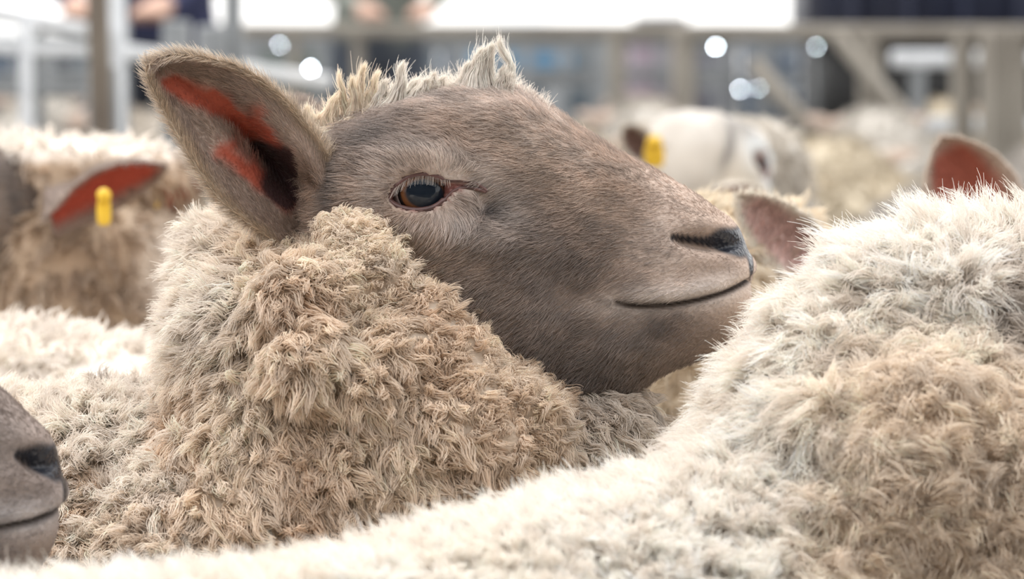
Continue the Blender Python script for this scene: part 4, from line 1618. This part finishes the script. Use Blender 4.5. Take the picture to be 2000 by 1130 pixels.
SHEETS = [material('sheet_grey_green', (0.046, 0.065, 0.079), 0.6, noise=(2.5, (0.069, 0.092, 0.111), 5)), material('sheet_blue_grey', (0.036, 0.055, 0.082), 0.6, noise=(2.5, (0.058, 0.081, 0.115), 5)),
          material('sheet_dark', (0.008, 0.013, 0.022), 0.6, noise=(3, (0.019, 0.026, 0.042), 5)), material('sheet_pink_grey', (0.065, 0.064, 0.082), 0.6, noise=(3, (0.084, 0.086, 0.108), 5)),
          material('sheet_teal', (0.014, 0.037, 0.066), 0.6, noise=(3, (0.023, 0.053, 0.090), 5)), material('sheet_moss', (0.035, 0.056, 0.042), 0.7, noise=(3, (0.056, 0.079, 0.063), 5))]


def sheet_panel(x0, x1, y, z1, mat, parent):
    """one corrugated steel sheet standing on edge"""
    n = max(8, int((x1 - x0) / .035))
    xs = np.linspace(x0, x1, n)
    off = .012 * np.cos(np.arange(n) * math.pi)
    rows = []
    V, F = [], []
    for k, (dy, z) in enumerate(((0, 0.0), (0, z1), (.004, z1), (.004, 0.0))):
        V += [(x, y + o + dy, z) for x, o in zip(xs, off)]
    V = np.array(V)
    for r in range(4):
        r2 = (r + 1) % 4
        for i in range(n - 1):
            a, b, c, d = r * n + i, r * n + i + 1, r2 * n + i + 1, r2 * n + i
            F += [(a, b, c), (a, c, d)]
    link('panel', mesh_from('panel', V, np.array(F), smooth=False), mat, parent)


def hoarding():
    t = empty('sheet_hoarding', (0, 20, 0), 'long low hoarding of upright grey, blue and green steel sheets far behind', 'hoarding')
    rng = random.Random(4)
    edges = list(range(-560, 2600, 118))
    picks = [0, 2, 0, 0, 1, 2, 0, 5, 0, 5, 5, 0, 1, 0, 0, 1, 3, 1, 0, 4, 1, 0, 4, 2, 3, 4, 2, 1, 0]
    for k in range(len(edges) - 1):
        y = 20 + rng.uniform(-.06, .06)
        x0, x1 = (edges[k] - 1000) * K * 20, (edges[k + 1] - 1000) * K * 20
        top = CAMZ + (HORIZON - rng.uniform(60, 84)) * K * 20
        sheet_panel(x0 + .004, x1 - .004, y, top, SHEETS[picks[k % len(picks)]], t)


def blue_tank():
    """a long rounded blue tank on a cradle"""
    y = 18.8
    t = empty('water_tank', ((1010 - 1000) * K * y, y, 0), 'blue tank lying under the white gap, above the curl of forelock', 'tank')
    c0, c1 = at(915, 120, y), at(1118, 120, y)
    r = .215
    pts = np.linspace(c0, c1, 12)
    rad = r * np.array([.55, .85, .97, 1, 1, 1, 1, 1, 1, .97, .85, .55])
    V, F = tube(pts, rad, 24)
    link('shell', mesh_from('shell', V, F), material('blue_tank_plastic', (0.07, 0.20, 0.34), .5, noise=(3, (.10, .26, .40), 3)), t)
    for s in (.2, .8):
        p = c0 + (c1 - c0) * s
        V, F = box(p[0] - .06, p[0] + .06, y - .2, y + .2, 0, p[2] - .12)
        link('cradle', mesh_from('cradle', V, F, smooth=False), GALV, t)


def dark_trailer():
    """a dark stock trailer: body, roof, wheels, drawbar"""
    y = 12.4
    x0, x1 = (1612 - 1000) * K * y, (2150 - 1000) * K * y
    t = empty('stock_trailer', ((x0 + x1) / 2, y + .8, 0), 'dark navy stock trailer standing behind the fence, top right', 'trailer')
    navy = material('navy_trailer_paint', (0.028, 0.035, 0.07), .45, noise=(2, (.05, .055, .085), 3))
    V, F = box(x0, x1, y, y + 1.6, .905, 1.9)
    link('trailer_body', mesh_from('trailer_body', V, F, smooth=False), navy, t)
    V, F = box(x0 - .04, x1 + .04, y - .04, y + 1.64, 1.9, 1.95)
    link('trailer_roof', mesh_from('trailer_roof', V, F, smooth=False), GALV, t)
    for k in range(5):
        xx = x0 + (x1 - x0) * (k + .5) / 5
        bar('side_rib', (xx, y - .012, .91), (xx, y - .012, 1.9), .03, .03, navy, t)
    rub = material('tyre_rubber', (.02, .02, .02), .8)
    for s in (.4, .75):
        for yy in (y + .1, y + 1.5):
            c = np.array([x0 + (x1 - x0) * s, yy, .33])
            V, F = tube(np.array([c - [0, .1, 0], c - [0, .08, 0], c + [0, .08, 0], c + [0, .1, 0]]), [.27, .33, .33, .27], 24)
            w = link('wheel', mesh_from('wheel', V, F), rub, t)
            V, F = tube(np.array([c - [0, .105, 0], c + [0, .105, 0]]), [.14, .14], 16)
            h = bpy.data.objects.new('hub', mesh_from('hub', V, F))
            h.data.materials.append(GALV)
            COL.objects.link(h)
            h.parent = w
    V, F = box(x0 + .05, x1 - .05, y + .05, y + 1.55, .58, .905)
    link('chassis', mesh_from('chassis', V, F, smooth=False), rub, t)


def person(label, x, y, face_dir, jacket, trousers, lean=.0, arms='rail'):
    """a standing person leaning on a rail: one skinned body in clothes colours, hair apart"""
    t = empty('person', (x, y, 0), label, 'person')
    f = nrm(np.array([math.cos(face_dir), math.sin(face_dir), 0]))
    s = np.array([-f[1], f[0], 0])
    o = np.array([x, y, 0])
    J = {'pelvis': (0, 0, .95, .15), 'belly': (lean * .4, 0, 1.10, .145), 'chest': (lean * .8, 0, 1.30, .165), 'neck': (lean, 0, 1.50, .062), 'chin': (lean + .03, 0, 1.57, .075), 'skull': (lean + .02, 0, 1.68, .095), 'crown': (lean, 0, 1.74, .06)}
    E = [('pelvis', 'belly'), ('belly', 'chest'), ('chest', 'neck'), ('neck', 'chin'), ('chin', 'skull'), ('skull', 'crown')]
    for k, sg in (('l', 1), ('r', -1)):
        J.update({'sh' + k: (lean * .85, sg * .19, 1.42, .075), 'el' + k: (lean + .12, sg * .25, 1.15, .052), 'wr' + k: (lean + .33, sg * .12, 1.03, .035), 'ha' + k: (lean + .41, sg * .09, 1.02, .038),
                  'hip' + k: (0, sg * .09, .88, .105), 'kn' + k: (.03, sg * .10, .48, .068), 'an' + k: (0, sg * .10, .09, .046), 'to' + k: (.16, sg * .11, .045, .04)})
        E += [('chest', 'sh' + k), ('sh' + k, 'el' + k), ('el' + k, 'wr' + k), ('wr' + k, 'ha' + k), ('pelvis', 'hip' + k), ('hip' + k, 'kn' + k), ('kn' + k, 'an' + k), ('an' + k, 'to' + k)]
        for q in range(4):
            J['f%d%s' % (q, k)] = (lean + .48 - .008 * abs(q - 1.5), sg * (.055 + .022 * q), 1.005, .010)
            E.append(('ha' + k, 'f%d%s' % (q, k)))
        J['th' + k] = (lean + .43, sg * .035, 1.0, .012)
        E.append(('ha' + k, 'th' + k))
    names = list(J)
    V = [tuple(o + f * J[n][0] + s * J[n][1] + np.array([0, 0, J[n][2]])) for n in names]
    me = bpy.data.meshes.new('body')
    me.from_pydata(V, [(names.index(a), names.index(b)) for a, b in E], [])
    ob = bpy.data.objects.new('work', me)
    COL.objects.link(ob)
    ob.modifiers.new('Skin', 'SKIN')
    for i, n in enumerate(names):
        sv = me.skin_vertices[0].data[i]
        r = J[n][3]
        sv.radius = (r, r)
        sv.use_root = n == 'pelvis'
    sd = ob.modifiers.new('Subsurf', 'SUBSURF')
    sd.levels = sd.render_levels = 2
    dg = bpy.context.evaluated_depsgraph_get()
    new = bpy.data.meshes.new_from_object(ob.evaluated_get(dg), depsgraph=dg)
    bpy.data.objects.remove(ob)
    Vn, Fn = read_mesh(new)
    rel = Vn - o
    fx = rel @ f
    skin = np.array([.55, .36, .28])
    col = np.tile(jacket, (len(Vn), 1))
    col[Vn[:, 2] < .93] = trousers
    col[Vn[:, 2] < .10] = (.05, .04, .035)
    col[Vn[:, 2] > 1.5] = skin
    col[(fx > lean + .385) & (Vn[:, 2] > .95)] = skin
    set_attr(new, 'col', 'FLOAT_COLOR', col)
    set_attr(new, 'wet', 'FLOAT', np.zeros(len(Vn)))
    new.polygons.foreach_set('use_smooth', [True] * len(new.polygons))
    link('body', new, HIDE, t)
    hc = o + f * (lean + .005) + np.array([0, 0, 1.72])
    V, F = ellipsoid(hc - f * .012, (.098, .098, .085))
    link('hair', mesh_from('hair', V, F), material('dark_hair', (.05, .035, .025), .7, noise=(40, (.09, .06, .04), 3)), t)
    return t


GLOW = bpy.data.materials.new('glow_dot_emission')
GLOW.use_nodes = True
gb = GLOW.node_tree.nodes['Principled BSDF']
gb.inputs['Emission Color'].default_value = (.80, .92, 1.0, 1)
gb.inputs['Emission Strength'].default_value = 95  # added glow for the glints; no such source is seen


def glow_dot(px, py, y, r, label):
    """added glow for a bright gap, one lamp on a stake: stake, casing, glowing lens"""
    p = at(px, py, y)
    t = empty('glow_dot', (p[0], p[1], 0), label, 'added_glint', 'added glow dots for bright gaps in the far yard')
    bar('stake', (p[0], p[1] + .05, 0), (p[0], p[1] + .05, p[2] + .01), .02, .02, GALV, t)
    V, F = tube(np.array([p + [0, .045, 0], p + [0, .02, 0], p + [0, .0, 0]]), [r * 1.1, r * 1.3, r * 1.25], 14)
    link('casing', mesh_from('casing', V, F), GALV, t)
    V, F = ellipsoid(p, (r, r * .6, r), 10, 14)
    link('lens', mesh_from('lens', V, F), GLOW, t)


def plastic_drum():
    """a ribbed plastic drum with a lid, standing on the ground"""
    y = 16.2
    p = at(1290, 30, y)
    t = empty('plastic_drum', (p[0], y, 0), 'dull purple-grey drum in the white gap right of the blue tank', 'drum')
    h = p[2]
    z = np.array([0, .02, .25, .27, .29, .31, .6, .62, .64, .66, .92, .97]) * (h - .03) / .97
    r = np.array([.13, .15, .16, .172, .172, .16, .16, .172, .172, .16, .155, .12])
    V, F = tube(np.stack([np.full(12, p[0]), np.full(12, y), z], 1), r, 24)
    link('drum_body', mesh_from('drum_body', V, F), material('purple_grey_plastic', (.17, .13, .16), .5, noise=(5, (.22, .17, .20), 3)), t)
    V, F = tube(np.array([(p[0], y, h - .035), (p[0], y, h - .03), (p[0], y, h - .008), (p[0], y, h)]), [.12, .135, .135, .11], 24)
    link('lid', mesh_from('lid', V, F), GALV, t)


def far_things():
    hoarding()
    blue_tank()
    dark_trailer()
    person('person in a navy jacket leaning on the white race, upper left', (300 - 1000) * K * 8.7, 8.75, math.radians(-95), np.array([.03, .035, .085]), np.array([.04, .045, .06]), lean=.08)
    person('person in a grey-green coat beyond the long rail, above the forelock', (742 - 1000) * K * 12.2, 12.0, math.radians(-80), np.array([.20, .215, .19]), np.array([.06, .07, .09]), lean=.05)
    plastic_drum()
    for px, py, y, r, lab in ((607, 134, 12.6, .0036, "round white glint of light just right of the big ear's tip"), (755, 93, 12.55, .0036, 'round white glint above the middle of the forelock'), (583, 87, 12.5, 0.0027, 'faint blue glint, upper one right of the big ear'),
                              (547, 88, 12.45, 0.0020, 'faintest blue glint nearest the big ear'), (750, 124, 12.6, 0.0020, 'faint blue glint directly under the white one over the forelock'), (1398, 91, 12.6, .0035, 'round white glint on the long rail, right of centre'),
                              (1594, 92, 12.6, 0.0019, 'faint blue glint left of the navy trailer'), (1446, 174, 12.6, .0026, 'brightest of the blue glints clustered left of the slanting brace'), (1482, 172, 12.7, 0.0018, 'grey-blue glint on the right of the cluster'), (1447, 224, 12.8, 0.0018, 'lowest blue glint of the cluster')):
        glow_dot(px, py, y, r, lab)


fences()
far_things()
